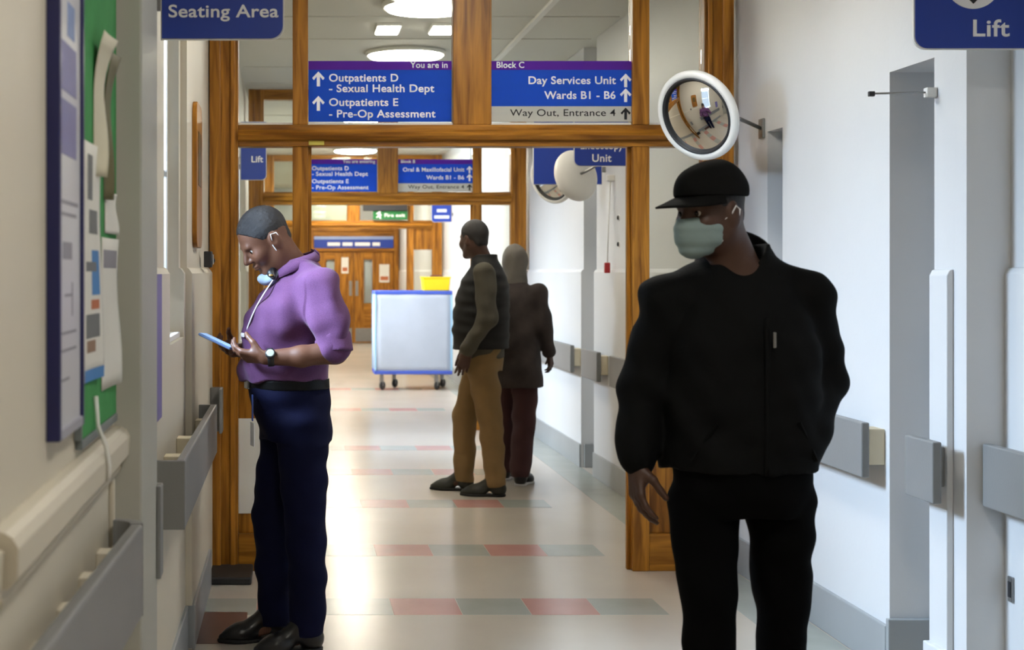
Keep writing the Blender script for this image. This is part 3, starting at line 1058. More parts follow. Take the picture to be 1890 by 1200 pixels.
PB = M('print_blue', (64, 130, 196), .6)
PO = M('print_orange', (214, 150, 70), .6)
PK = M('print_dark_grey', (110, 112, 112), .6)
PS = M('print_brown', (150, 118, 92), .6)
pinned('leaflet', 2.73, 2.93, 1.235, 1.70, 0.012, PAPER, 'white leaflet with blue and orange pictures on the noticeboard',
       ((.45, .85, .36, .55, PB), (.1, .7, .46, .50, PK), (.4, .8, .30, .34, PO), (.1, .8, .18, .28, PK), (.15, .6, .12, .17, PS), (0.02, .98, 0.0, .05, PB),
        (.3, .8, .62, .72, PK), (.2, .5, .76, .95, PK)))
pinned('curled_sheet', 2.86, 3.0, 1.64, 1.93, 0.022, M('cream_paper', (214, 208, 184), .7), 'cream sheet curling off the top of the noticeboard', (), True)
pinned('brown_sheet', 3.015, 3.1, 1.60, 1.91, 0.018, M('khaki_paper', (110, 104, 74), .7), 'khaki sheet curling beside the cream sheet', (), True)
pinned('notice_sheet', 2.98, 3.22, 1.20, 1.52, 0.014, PAPER, 'plain white sheet at the right edge of the noticeboard', ((.1, .9, .80, .92, INK3),))
pinned('narrow_slip', 3.03, 3.2, 1.53, 1.62, 0.010, PAPER, 'small white slip above the plain sheet on noticeboard')
# white cable dropping from the board onto the dado
tube('cable', [(-0.392, 2.86, 1.20), (-0.388, 2.862, 1.14), (-0.372, 2.865, 1.10), (-0.366, 2.868, 1.06), (-0.368, 2.868, 1.03)], 0.0045, WHITE,
     label='white cable hanging from the noticeboard over the dado', cat='cable')

t = thing('purple_notice', (-0.40, 4.3, 1.05), 'purple notice edge showing behind the pilaster', 'notice')
box('sheet', -0.410, -0.402, 4.20, 4.42, 1.0, 1.44, M('lilac_notice', (120, 112, 168), .5), t, bev=0.001)

# wooden hand plaque, door-holder box and stop
t = thing('wooden_plaque', (-0.39, 5.93, 1.55), 'rounded wooden plaque mounted on left wall beside partition', 'plaque')
prism('plaque_board', rounded(5.78, 6.12, 1.545, 2.14, 0.07, 'bl br tl tr'), -0.405, -0.385, WOODV, t, bev=0.004, axis='X')
box('brass_plate', -0.386, -0.383, 5.86, 6.04, 1.80, 2.02, M('aged_brass', (112, 88, 44), .4, .7), t, bev=0.001)
t = thing('door_holder', (-0.39, 6.30, 1.46), 'black door holder box on left wall under the plaque', 'door holder')
box('holder_body', -0.386, -0.352, 6.24, 6.32, 1.465, 1.535, DARK, t, bev=0.004)
box('holder_face', -0.352, -0.346, 6.255, 6.305, 1.478, 1.522, STEEL, t, bev=0.002)
t = thing('door_stop_button', (-0.395, F1 - .03, 1.50), 'tiny black catch on the left jamb', 'catch')
mesh_obj('button', lathe_mesh([(0, 0.014), (.010, .012), (.014, .004), (.014, 0), (0, 0)], 16), DARK, t, smooth=True).rotation_euler = (R(90), 0, 0)
t.location = (-0.385, F1 - .022, 1.50)

# ------------------------------------------------------------------ right wall fittings
t = thing('wall_bracket_rod', (2.15, 4.84, 2.04), 'thin steel rod reaching out across the recess under Lift sign', 'bracket rod')
tube('rod', [(2.145, 4.80, 2.047), (1.935, 4.80, 2.043)], 0.0035, STEEL, t)
box('rod_end', 1.925, 1.945, 4.793, 4.807, 2.033, 2.05, DARK, t, bev=0.002)
box('rod_mount', 2.115, 2.149, 4.785, 4.815, 2.03, 2.062, WHITE, t, bev=0.003)
t = thing('wall_switch', (2.26, 4.52, 0.45), 'small dark socket plate low on the right edge wall', 'socket')
box('socket_plate', 2.262, 2.27, 4.515, 4.545, 0.405, 0.485, STEEL, t, bev=0.002)
box('socket_insert', 2.259, 2.262, 4.522, 4.538, 0.42, 0.47, DARK, t, bev=0.001)
t = thing('emergency_pull', (2.10, 9.62, 1.46), 'red emergency pull handle hanging on white cord', 'pull cord')
tube('cord', [(2.125, 9.6, 2.05), (2.115, 9.6, 1.8), (2.105, 9.6, 1.50)], 0.0035, WHITE, t)
box('handle', 2.085, 2.122, 9.585, 9.615, 1.435, 1.505, M('red_plastic', (176, 34, 40), .4), t, bev=0.005)
box('cord_mount', 2.10, 2.15, 9.58, 9.62, 2.05, 2.09, WHITE, t, bev=0.004)
for zz, lab in ((1.80, 'upper black button on the wall beyond the partition'), (1.625, 'lower black button on the wall beyond the partition')):
    t = thing('wall_button', (2.15, 9.45, zz), lab, 'button')
    o = mesh_obj('button', lathe_mesh([(0, 0.016), (.012, .014), (.016, .006), (.016, 0), (0, 0)], 20), DARK, t, smooth=True)
    o.rotation_euler = (0, R(-90), 0)
    o2 = mesh_obj('button_rim', lathe_mesh([(.0165, 0), (.0165, .005), (.022, .004), (.023, 0)], 20), WHITE, t, smooth=True)
    o2.rotation_euler = (0, R(-90), 0)

# ------------------------------------------------------------------ covered trolley with a yellow box on top
COVER = M('white_trolley_cover', (168, 178, 196), 0.6, var=0.03, scale=5, bump=0.08, bscale=12)
TRIM = M('blue_trolley_trim', (58, 84, 184), 0.5, var=0.06)
tx0, tx1, ty0, ty1, tz0, tz1 = 1.005, 1.93, 17.42, 17.95, 0.215, 1.185
t = thing('linen_trolley', ((tx0 + tx1) / 2, (ty0 + ty1) / 2, 0), 'white covered linen trolley with blue edging standing in the corridor', 'trolley')
bm = bmesh.new()
bmesh.ops.create_cube(bm, size=1)
bmesh.ops.subdivide_edges(bm, edges=bm.edges[:], cuts=11, use_grid_fill=True)
for v in bm.verts:
    bx = (1 - (2 * v.co.x) ** 2) * (1 - (2 * v.co.z) ** 2)
    if abs(v.co.y) > .499:
        v.co.y += math.copysign(.035 * bx + .012 * math.sin(9 * v.co.x + 4 * v.co.z), v.co.y)
    if abs(v.co.x) > .499:
        v.co.x += math.copysign(.02 * (1 - (2 * v.co.y) ** 2) * (1 - (2 * v.co.z) ** 2), v.co.x)
bmesh.ops.scale(bm, vec=(tx1 - tx0, ty1 - ty0, tz1 - tz0), verts=bm.verts)
me = bpy.data.meshes.new('cover')
bm.to_mesh(me)
bm.free()
mesh_obj('cover', me, COVER, t, (0, 0, (tz0 + tz1) / 2), smooth=True)
for zz in (tz0, tz1):
    for a, b, c, d in ((tx0 - .01, tx1 + .01, ty0 - .012, ty0 + .02), (tx0 - .01, tx1 + .01, ty1 - .02, ty1 + .012),
                       (tx0 - .012, tx0 + .02, ty0 + .02, ty1 - .02), (tx1 - .02, tx1 + .012, ty0 + .02, ty1 - .02)):
        box('edge_trim', a, b, c, d, zz - .022, zz + .022, TRIM, t, bev=0.008)
for a, c in ((tx0, ty0), (tx1, ty0), (tx0, ty1), (tx1, ty1)):
    box('corner_trim', a - .012, a + .012, c - .012, c + .012, tz0 + .022, tz1 - .022, M('pale_blue_piping', (150, 190, 220), .5), t, bev=0.005)
wheel = lathe_mesh([(0, .014), (.03, .014), (.05, .01), (.054, 0), (.05, -.01), (.03, -.014), (0, -.014)], 24)
for a, c in ((tx0 + .08, ty0 + .07), (tx1 - .18, ty0 + .07), (tx0 + .26, ty1 - .07), (tx1 - .07, ty1 - .07)):
    cs = box('castor_fork', a - .022, a + .022, c - .02, c + .02, 0.05, tz0 - .022, STEEL, t, bev=0.004)
    w = mesh_obj('castor_wheel', wheel, DARK, cs, (0.01, 0, 0.054 - (0.05 + tz0 - .022) / 2), smooth=True)
    w.rotation_euler = (R(90), 0, R(50))
YEL = M('yellow_plastic', (226, 196, 18), 0.4, var=0.04)
ytop = tz1 + .022
t = thing('yellow_box', (1.76, 17.68, ytop), 'bright yellow plastic box on top of the trolley', 'box')
prism('box_body', [(1.605, ytop), (1.915, ytop), (1.93, ytop + .155), (1.59, ytop + .155)], 17.55, 17.82, YEL, t, bev=0.012)
box('box_rim', 1.582, 1.938, 17.54, 17.83, ytop + .150, ytop + .170, YEL, t, bev=0.006)
box('folded_cloth', 1.70, 1.84, 17.60, 17.76, ytop + .170, ytop + .19, M('maroon_cloth', (96, 44, 48), .8), t, bev=0.012)
# ------------------------------------------------------------------ people: bodies and clothes grown as smooth blended volumes
class Field:
    """signed distance grid; shapes are blended in and the zero surface is meshed"""

    def __init__(self, lo, hi, h):
        self.h = h
        self.lo = np.array(lo, np.float32)
        n = np.ceil((np.array(hi) - np.array(lo)) / h).astype(int) + 1
        self.ax = [self.lo[i] + h * np.arange(n[i], dtype=np.float32) for i in range(3)]
        self.F = np.full(tuple(n), 0.5, np.float32)

    def _sl(self, lo, hi):
        s = []
        for i in range(3):
            a = int(np.clip(np.floor((lo[i] - self.lo[i]) / self.h), 0, len(self.ax[i]) - 1))
            b = int(np.clip(np.ceil((hi[i] - self.lo[i]) / self.h) + 1, a + 1, len(self.ax[i])))
            s.append(slice(a, b))
        return tuple(s)

    def apply(self, fn, lo, hi, k=0.0, mode='u'):
        m = k + 3 * self.h + 0.01
        s = self._sl([v - m for v in lo], [v + m for v in hi])
        X = self.ax[0][s[0]][:, None, None]
        Y = self.ax[1][s[1]][None, :, None]
        Z = self.ax[2][s[2]][None, None, :]
        d = fn(X, Y, Z)
        a = self.F[s]
        if mode == 'u':
            if k > 0:
                h = np.clip(0.5 + 0.5 * (a - d) / k, 0, 1)
                r = a + (d - a) * h - k * h * (1 - h)
            else:
                r = np.minimum(a, d)
        elif mode == 's':
            d = -d
            if k > 0:
                h = np.clip(0.5 - 0.5 * (a - d) / k, 0, 1)
                r = a + (d - a) * h + k * h * (1 - h)
            else:
                r = np.maximum(a, d)
        else:
            r = np.maximum(a, d)
        self.F[s] = r

    def cone(self, a, b, ra, rb, k=0.0, mode='u'):
        a = np.array(a, np.float32)
        b = np.array(b, np.float32)
        ab = b - a
        L2 = float(ab @ ab) + 1e-12
        rm = max(ra, rb)

        def fn(X, Y, Z):
            px, py, pz = X - a[0], Y - a[1], Z - a[2]
            t = np.clip((px * ab[0] + py * ab[1] + pz * ab[2]) / L2, 0, 1)
            return np.sqrt((px - t * ab[0]) ** 2 + (py - t * ab[1]) ** 2 + (pz - t * ab[2]) ** 2) - (ra + (rb - ra) * t)
        self.apply(fn, np.minimum(a, b) - rm, np.maximum(a, b) + rm, k, mode)

    def chain(self, pts, rad, k=0.0):
        for (p, q, r, s) in zip(pts, pts[1:], rad, rad[1:]):
            self.cone(p, q, r, s, k)

    def ell(self, c, r, k=0.0, mode='u', basis=None):
        """ellipsoid; basis: 3 unit row vectors of its own axes"""
        c = np.array(c, np.float32)
        r = np.array(r, np.float32)
        rm = float(r.max())
        B = np.eye(3) if basis is None else np.array(basis)

        def fn(X, Y, Z):
            px, py, pz = X - c[0], Y - c[1], Z - c[2]
            q = [px * B[i][0] + py * B[i][1] + pz * B[i][2] for i in range(3)]
            k0 = np.sqrt(sum((q[i] / r[i]) ** 2 for i in range(3)))
            k1 = np.sqrt(sum((q[i] / r[i] ** 2) ** 2 for i in range(3)))
            return k0 * (k0 - 1.0) / (k1 + 1e-6)
        self.apply(fn, c - rm, c + rm, k, mode)

    def loft(self, levels, k=0.0, n=2.3, mode='u'):
        """stack of ovals: (z, centre_x, half_x, centre_y, half_y)"""
        lv = np.array(levels, np.float32)
        z0, z1 = lv[0, 0], lv[-1, 0]
        zs = self.ax[2]
        fine = np.linspace(z0, z1, 200)
        cols = []
        for i in range(1, 5):
            v = np.interp(fine, lv[:, 0], lv[:, i])
            ker = np.exp(-0.5 * (np.arange(-15, 16) / 6.0) ** 2)
            ker /= ker.sum()
            v = np.convolve(np.pad(v, 15, mode='edge'), ker, mode='valid')
            cols.append(np.interp(zs, fine, v).astype(np.float32))
        lo = (lv[:, 1] - lv[:, 2]).min(), (lv[:, 3] - lv[:, 4]).min(), z0
        hi = (lv[:, 1] + lv[:, 2]).max(), (lv[:, 3] + lv[:, 4]).max(), z1

        def fn(X, Y, Z):
            zi = np.round((Z[0, 0, :] - self.lo[2]) / self.h).astype(int)
            cx, a, cy, b = [cc[zi][None, None, :] for cc in cols]
            q = (np.abs((X - cx) / a) ** n + np.abs((Y - cy) / b) ** n) ** (1.0 / n)
            d = (q - 1) * np.minimum(a, b)
            return np.maximum(d, np.maximum(z0 - Z, Z - z1))
        self.apply(fn, lo, hi, k, mode)

    def cut(self, p, nrm):
        """keep the half space on the side opposite to nrm"""
        p = np.array(p, np.float32)
        v = np.array(nrm, np.float32)
        v = v / np.linalg.norm(v)
        X, Y, Z = self.ax[0][:, None, None], self.ax[1][None, :, None], self.ax[2][None, None, :]
        d = (X - p[0]) * v[0] + (Y - p[1]) * v[1] + (Z - p[2]) * v[2]
        self.F = np.maximum(self.F, d.astype(np.float32))

    def folds(self, amp, sx, sy, sz, seed=0, warp=1.2):
        rg = np.random.RandomState(seed)
        X, Y, Z = self.ax[0][:, None, None], self.ax[1][None, :, None], self.ax[2][None, None, :]
        ph = rg.rand(6) * 6.28
        w = warp * (np.sin(7 * X + 5 * Z + ph[0]) + np.sin(9 * Y - 6 * Z + ph[1]))
        d = np.sin(sx * X + sy * Y + sz * Z + w + ph[2]) + 0.6 * np.sin(1.7 * sz * Z - 1.3 * sx * X + 1.5 * w + ph[3]) \
            + 0.5 * np.sin(2.3 * sy * Y + 1.1 * sz * Z - w + ph[4])
        self.F += (amp * d).astype(np.float32)

    def mesh(self, name):
        F, h = self.F, self.h
        S = F < 0
        c = np.zeros(tuple(s - 1 for s in F.shape), np.int8)
        for i in (0, 1):
            for j in (0, 1):
                for k in (0, 1):
                    c += S[i:F.shape[0] - 1 + i, j:F.shape[1] - 1 + j, k:F.shape[2] - 1 + k]
        mk = (c > 0) & (c < 8)
        I, J, K = np.nonzero(mk)
        idx = np.full(mk.shape, -1, np.int32)
        idx[mk] = np.arange(len(I))
        acc = np.zeros((len(I), 3))
        cnt = np.zeros(len(I))
        for ax in range(3):
            o1, o2 = [a for a in range(3) if a != ax]
            for u in (0, 1):
                for v in (0, 1):
                    A = [I.copy(), J.copy(), K.copy()]
                    A[o1] += u
                    A[o2] += v
                    Bq = [a.copy() for a in A]
                    Bq[ax] += 1
                    fa, fb = F[tuple(A)], F[tuple(Bq)]
                    cr = (fa < 0) != (fb < 0)
                    t = np.where(cr, fa / np.where(cr, fa - fb, 1), 0)
                    P = np.stack(A, 1).astype(float)
                    P[:, ax] += t
                    acc[cr] += P[cr]
                    cnt[cr] += 1
        V = acc / cnt[:, None] * h + self.lo
        quads = []
        for ax in range(3):
            o1, o2 = [(1, 2), (2, 0), (0, 1)][ax]
            sl0 = [slice(None)] * 3
            sl1 = [slice(None)] * 3
            sl0[ax] = slice(0, -1)
            sl1[ax] = slice(1, None)
            ch = S[tuple(sl0)] != S[tuple(sl1)]
            P = np.stack(np.nonzero(ch), 1)
            ok = (P[:, o1] > 0) & (P[:, o2] > 0) & (P[:, o1] < F.shape[o1] - 1) & (P[:, o2] < F.shape[o2] - 1)
            P = P[ok]
            if not len(P):
                continue
            inside = S[P[:, 0], P[:, 1], P[:, 2]]
            q = []
            for du, dv in ((-1, -1), (0, -1), (0, 0), (-1, 0)):
                Q = P.copy()
                Q[:, o1] += du
                Q[:, o2] += dv
                q.append(idx[Q[:, 0], Q[:, 1], Q[:, 2]])
            q = np.stack(q, 1)
            q[~inside] = q[~inside][:, ::-1]
            quads.append(q)
        Q = np.concatenate(quads)
        Q = Q[(Q >= 0).all(1)]
        me = bpy.data.meshes.new(name)
        me.vertices.add(len(V))
        me.vertices.foreach_set('co', V.astype(np.float32).ravel())
        me.loops.add(len(Q) * 4)
        me.loops.foreach_set('vertex_index', Q.astype(np.int32).ravel())
        me.polygons.add(len(Q))
        me.polygons.foreach_set('loop_start', np.arange(0, len(Q) * 4, 4, dtype=np.int32))
        me.polygons.foreach_set('loop_total', np.full(len(Q), 4, np.int32))
        me.polygons.foreach_set('use_smooth', np.ones(len(Q), bool))
        me.update()
        me.validate()
        return me


def vec(*a):
    return np.array(a, float)


def nrmz(v):
    return np.array(v, float) / np.linalg.norm(v)


def head_basis(yaw, pitch, roll=0.0):
    """rows forward, left, up; yaw to the left positive, pitch nods down positive"""
    m = Matrix.Rotation(R(yaw), 3, 'Z') @ Matrix.Rotation(R(pitch), 3, 'Y') @ Matrix.Rotation(R(roll), 3, 'X')
    return np.array([m @ Vector((1, 0, 0)), m @ Vector((0, 1, 0)), m @ Vector((0, 0, 1))])


class Head:
    def __init__(self, c, B, s=1.0):
        self.c, self.B, self.s = np.array(c, float), B, s

    def p(self, f, l, u):
        return self.c + self.s * (f * self.B[0] + l * self.B[1] + u * self.B[2])

    def skin(self, F):
        s, B, p = self.s, self.B, self.p
        F.ell(p(-.012, 0, .035), (.099 * s, .077 * s, .090 * s), .02, basis=B)
        F.ell(p(.024, 0, -.030), (.068 * s, .063 * s, .086 * s), .03, basis=B)
        for q in (-1, 1):
            F.cone(p(-.005, .052 * q, -.055), p(.058, .02 * q, -.098), .021 * s, .017 * s, .025)
            F.ell(p(.058, .040 * q, -.028), (.028 * s, .024 * s, .028 * s), .02, basis=B)
        F.cone(p(.068, -.008, -.102), p(.068, .008, -.102), .018 * s, .018 * s, .02)
        F.cone(p(.079, -.030, .022), p(.079, .030, .022), .011 * s, .011 * s, .014)
        for q in (-1, 1):
            F.ell(p(.098, .033 * q, .002), (.018 * s, .017 * s, .012 * s), .012, 's', basis=B)
        F.cone(p(.088, 0, .012), p(.110, 0, -.026), .008 * s, .0125 * s, .010)
        for q in (-1, 1):
            F.cone(p(.097, .011 * q, -.031), p(.092, .014 * q, -.031), .009 * s, .008 * s, .006)
        F.ell(p(.088, 0, -.058), (.013 * s, .024 * s, .0065 * s), .006, basis=B)
        F.ell(p(.086, 0, -.070), (.014 * s, .021 * s, .0075 * s), .006, basis=B)
        for q in (-1, 1):
            F.ell(p(-.012, .079 * q, -.008), (.021 * s, .008 * s, .033 * s), .008, basis=B)
            F.ell(p(-.006, .088 * q, -.004), (.010 * s, .007 * s, .016 * s), .006, 's', basis=B)

    def hair(self, h=0.004, grow=0.007, line=0.0, rough=0.0012):
        s, B, p = self.s, self.B, self.p
        F = Field(self.c - .17 * s, self.c + .17 * s, h)
        F.ell(p(-.014, 0, .037), ((.099 + grow) * s, (.077 + grow * .7) * s, (.090 + grow) * s), 0, basis=B)
        F.cone(p(-.066, -.02, -.03), p(-.066, .02, -.03), .030 * s, .030 * s, .03)
        # hairline: forehead down to in front of the ears, then level behind them
        v = .80 * B[0] - .60 * B[2]
        F.cut(p(.072, 0, .078 + line), v)
        X, Y, Z = F.ax[0][:, None, None], F.ax[1][None, :, None], F.ax[2][None, None, :]
        u = (X - self.c[0]) * B[2][0] + (Y - self.c[1]) * B[2][1] + (Z - self.c[2]) * B[2][2]
        F.F = np.maximum(F.F, (-.055 * s - u).astype(np.float32))
        if rough:
            F.F += (rough * (np.sin(260 * X + 40 * Z) * np.sin(240 * Y) * np.sin(250 * Z))).astype(np.float32)
        return F.mesh('hair')

    def eyes(self, parent, mat_w, mat_d):
        for q in (-1, 1):
            e = mesh_obj('eye', lathe_mesh([(0, -.0115), (.006, -.0098), (.0102, -.0053), (.0115, 0), (.0102, .0053), (.006, .0098), (0, .0115)], 16),
                         mat_w, parent, tuple(self.p(.0715, .032 * q, .003)), smooth=True)
            mesh_obj('iris', lathe_mesh([(0, .0025), (.005, .0018), (.0072, 0), (0, -.001)], 12), mat_d, e,
                     tuple(.0105 * self.B[0]), smooth=True).rotation_euler = Vector(self.B[0]).to_track_quat('Z', 'Y').to_euler()


def hand(F, wrist, d, n, thumb_side, curls, s=1.0, thumb=(0.5, 0.5), spread=0.06, k=0.006):
    """palm and five fingers. d wrist->knuckles, n the way the palm faces, thumb_side +1/-1 along d x n"""
    d = nrmz(d)
    n = np.array(n, float)
    n = nrmz(n - d * (n @ d))
    t = nrmz(np.cross(d, n)) * thumb_side
    w = np.array(wrist, float)
    kn = []
    for i, (o, L) in enumerate(((.030, .088), (.010, .094), (-.011, .090), (-.030, .080))):
        kp = w + s * (t * o + d * L - n * .004)
        kn.append(kp)
        F.cone(w + s * (t * o * .55 + d * .012), kp, .0155 * s, .0115 * s, .012)
    F.ell(w + s * (t * .022 + d * .04 + n * .010), (.016 * s, .016 * s, .026 * s), .012)
    for i, (L, r) in enumerate(((.072, .0092), (.080, .0094), (.074, .0090), (.058, .0080))):
        a = curls[i]
        fan = t * (1.5 - i) * spread
        p = kn[i]
        ang = 0.0
        for seg, fr in enumerate((.44, .31, .25)):
            ang += a * (0.85, 1.05, .75)[seg]
            dr = nrmz((d + fan) * math.cos(ang) + n * math.sin(ang))
            q = p + dr * L * fr * s
            F.cone(p, q, r * s * (1 - .10 * seg), r * s * (.92 - .12 * seg), k)
            p = q
    o, cu = thumb
    p = w + s * (t * .024 + d * .022 + n * .006)
    dr = nrmz(d * .75 + t * (.9 * o + .1) + n * (.35 + .5 * cu))
    q = p + dr * .042 * s
    F.cone(p, q, .014 * s, .0115 * s, .010)
    dr2 = nrmz(d * 1.0 + t * (.5 * o - .3 * cu) + n * (.3 + .6 * cu))
    q2 = q + dr2 * .032 * s
    F.cone(q, q2, .011 * s, .0095 * s, .005)
    q3 = q2 + nrmz(dr2 + n * .3 * cu - t * .2 * cu) * .024 * s
    F.cone(q2, q3, .0098 * s, .008 * s, .004)


def shoe(parent, heel, toe, mat, solemat, name='shoe', w=0.045, pointed=False, lace=None):
    """leather shoe from heel point to toe point on the floor (local coordinates)"""
    heel, toe = vec(*heel), vec(*toe)
    d = nrmz(vec(*(toe - heel)[:2], 0))
    L = np.linalg.norm((toe - heel)[:2])
    n = vec(-d[1], d[0], 0)
    F = Field(np.minimum(heel, toe) - vec(.09, .09, .03), np.maximum(heel, toe) + vec(.09, .09, .16), .004)

    def at(f, s, z):
        return heel + d * L * f + n * s + vec(0, 0, z)
    B = np.array([d, n, (0, 0, 1)])
    F.ell(at(.14, 0, .045), (.16 * L, w * .82, .045), 0, basis=B)
    F.cone(at(.15, 0, .055), at(.22, 0, .115), .040, .046, .03)
    F.cone(at(.22, 0, .105), at(.62, 0, .040), .042, w * .72, .035)
    F.ell(at(.66, 0, .030), (.24 * L, w, .036), .03, basis=B)
    tw = .55 if pointed else .8
    F.cone(at(.72, 0, .030), at(.95, 0, .020), w * .75, w * tw * .5, .03)
    F.cut((0, 0, heel[2] + .012), (0, 0, -1))
    F.cut((0, 0, heel[2] + .125), (0, 0, 1))
    sh = mesh_obj(name, F.mesh(name), mat, parent)
    S = Field(np.minimum(heel, toe) - vec(.09, .09, .03), np.maximum(heel, toe) + vec(.09, .09, .06), .004)
    S.ell(at(.15, 0, .01), (.17 * L, w * .88, .05), 0, basis=B)
    S.cone(at(.16, 0, .01), at(.64, 0, .01), w * .72, w * .86, .02)
    S.ell(at(.66, 0, .01), (.26 * L, w * 1.06, .05), .02, basis=B)
    S.cone(at(.72, 0, .01), at(.96, 0, .01), w * .8, w * tw * .55, .03)
    S.cut((0, 0, heel[2] + .001), (0, 0, -1))
    S.cut((0, 0, heel[2] + .016), (0, 0, 1))
    mesh_obj('sole', S.mesh('sole'), solemat, sh)
    if lace is not None:
        for f in (.34, .41, .48):
            pts = [at(f, -.028, .085 - (f - .34) * .17), at(f, 0, .099 - (f - .34) * .19), at(f, .028, .085 - (f - .34) * .17)]
            mesh_obj('lace', tube_mesh([Vector(p) for p in pts], .003, 6), lace, sh, smooth=True)
    return sh


def person(loc, face_deg, label):
    t = thing('person', loc, label, 'person')
    t.rotation_mode = 'XYZ'
    t.rotation_euler = (0, 0, R(face_deg))
    return t


SKIN = M('brown_skin', (104, 68, 50), 0.5, var=0.10, scale=14, bump=0.04, bscale=200)
SKIN2 = M('deep_brown_skin', (74, 48, 36), 0.5, var=0.10, scale=14, bump=0.04, bscale=200)
HAIR = M('short_black_hair', (26, 24, 26), 0.55, var=0.2, scale=60, bump=0.5, bscale=500)
EYEW = M('eye_white', (206, 200, 190), 0.2, var=0.02)
EYED = M('iris_brown', (34, 22, 16), 0.2, var=0.1)
BLACKSHOE = M('black_leather', (20, 20, 22), 0.28, var=0.15, scale=20, bump=0.08, bscale=80)
SOLE = M('shoe_sole', (16, 15, 15), 0.6, var=0.1)

# ================================================= man in purple shirt looking at his phone (faces the left wall)
man = person((0.012, 5.57, 0), 195, 'man in a purple shirt and navy trousers standing looking down at a phone')
hb = head_basis(6, 37)
hd = Head((.125, .0, 1.568), hb, 1.0)
B = Field((-.32, -.36, -.01), (.46, .40, 1.72), .0045)
hd.skin(B)
B.cone((-.02, 0, 1.43), (.055, 0, 1.505), .066, .060, .04)
B.cone((.055, 0, 1.50), tuple(hd.p(-.03, 0, -.02)), .060, .062, .04)
B.loft([(.86, .0, .10, 0, .155), (.96, .02, .115, 0, .15), (1.08, .035, .13, 0, .15), (1.2, .03, .125, 0, .155), (1.32, .01, .11, 0, .165),
        (1.40, -.02, .09, 0, .16), (1.45, -.02, .06, 0, .09)], .03)
for q, kx, ax_ in ((1, -.015, -.025), (-1, .065, .055)):
    B.chain([(-.005, .085 * q, .90), (kx, .09 * q, .50), (ax_, .09 * q, .09)], [.082, .052, .040], .03)
    B.chain([(ax_, .09 * q, .07), (ax_ + .10, .095 * q, .035)], [.036, .026], .02)
SHL, ELL_, WRL = vec(-.045, .185, 1.395), vec(-.080, .272, 1.150), vec(.172, .212, 1.128)
SHR, ELR, WRR = vec(-.03, -.185, 1.395), vec(-.05, -.272, 1.150), vec(.185, -.160, 1.135)
B.chain([SHL, ELL_], [.052, .043], .03)
B.chain([ELL_, .5 * ELL_ + .5 * WRL + vec(0, .006, -.006), WRL], [.044, .038, .027], .02)
B.chain([SHR, ELR, WRR], [.052, .044, .027], .03)
PH = vec(.318, .040, 1.182)          # phone centre
hand(B, WRL, (.135, -.105, .018), (-.1, -.55, .75), -1, (.50, .46, .50, .55), thumb=(.45, .75))
hand(B, WRR, (.13, .115, .018), (-.1, .55, .75), 1, (.50, .46, .50, .55), thumb=(.45, .75))
body = mesh_obj('body', B.mesh('body'), SKIN, man)
mesh_obj('hair', hd.hair(.003, .0035), HAIR, man)
hd.eyes(man, EYEW, EYED)

SHIRT = M('purple_shirt', (94, 58, 96), 0.8, var=0.22, scale=260, bump=0.15, bscale=300, stretch=(1, 1, 2.5), spec=.2, sheen=.1)
G = Field((-.34, -.36, .96), (.30, .40, 1.56), .005)
G.loft([(1.032, .040, .163, 0, .180), (1.05, .045, .168, 0, .184), (1.12, .05, .168, 0, .184), (1.22, .043, .160, 0, .186), (1.30, .024, .148, 0, .192),
        (1.37, -.005, .126, 0, .192), (1.43, -.025, .098, 0, .165), (1.465, -.022, .080, 0, .100), (1.485, -.015, .072, 0, .080)], 0)
for S_, E_, fr in ((SHL, ELL_, 1.0), (SHR, ELR, 1.0)):
    G.cone(S_ + vec(0, 0, -.005), S_ + (E_ - S_) * .55, .074, .068, .05)
    G.cone(S_ + (E_ - S_) * .5, S_ + (E_ - S_) * .93, .067, .064, .02)
    G.cone(S_ + vec(.0, 0, .02), vec(-.02, 0, 1.455), .050, .050, .04)
G.folds(.0065, 16, 10, 26, 3, 1.6)
G.folds(.0035, -34, 30, 30, 5, 1.6)
# neck opening
G.cone((.03, 0, 1.50), (.10, 0, 1.60), .058, .07, .01, 's')
shirt = mesh_obj('shirt', G.mesh('shirt'), SHIRT, man)
# rolled cuff of each sleeve
for S_, E_ in ((SHL, ELL_), (SHR, ELR)):
    C_ = Field(np.minimum(S_, E_) - .12, np.maximum(S_, E_) + .12, .005)
    dv = nrmz(E_ - S_)
    c0 = S_ + (E_ - S_) * .84
    C_.cone(c0, c0 + dv * .040, .0685, .0675)
    C_.cut(c0 - dv * .018, -dv)
    C_.cut(c0 + dv * .055, dv)
    C_.folds(.0022, 40, 40, 30, 8)
    mesh_obj('rolled_cuff', C_.mesh('rolled_cuff'), SHIRT, shirt)
# collar: band with two points
for q in (1, -1):
    rows = []
    for i in range(9):
        a = R(200 - 22 * i) if q > 0 else R(160 + 22 * i)
        cx, cy = .006 + .079 * math.cos(a), .079 * math.sin(a)
        zt = 1.535 - .062 * (i / 8) ** 1.3
        dn = .036 + .030 * max(0, (i - 4) / 4)
        rows.append([(cx, cy, zt), (cx + .018 * math.cos(a), cy + .018 * math.sin(a), zt - dn * .5), (cx + .024 * math.cos(a) + .004, cy + .026 * math.sin(a), zt - dn)])
    mesh_obj('collar', ribbon_mesh(rows, .004), SHIRT, shirt, smooth=True)

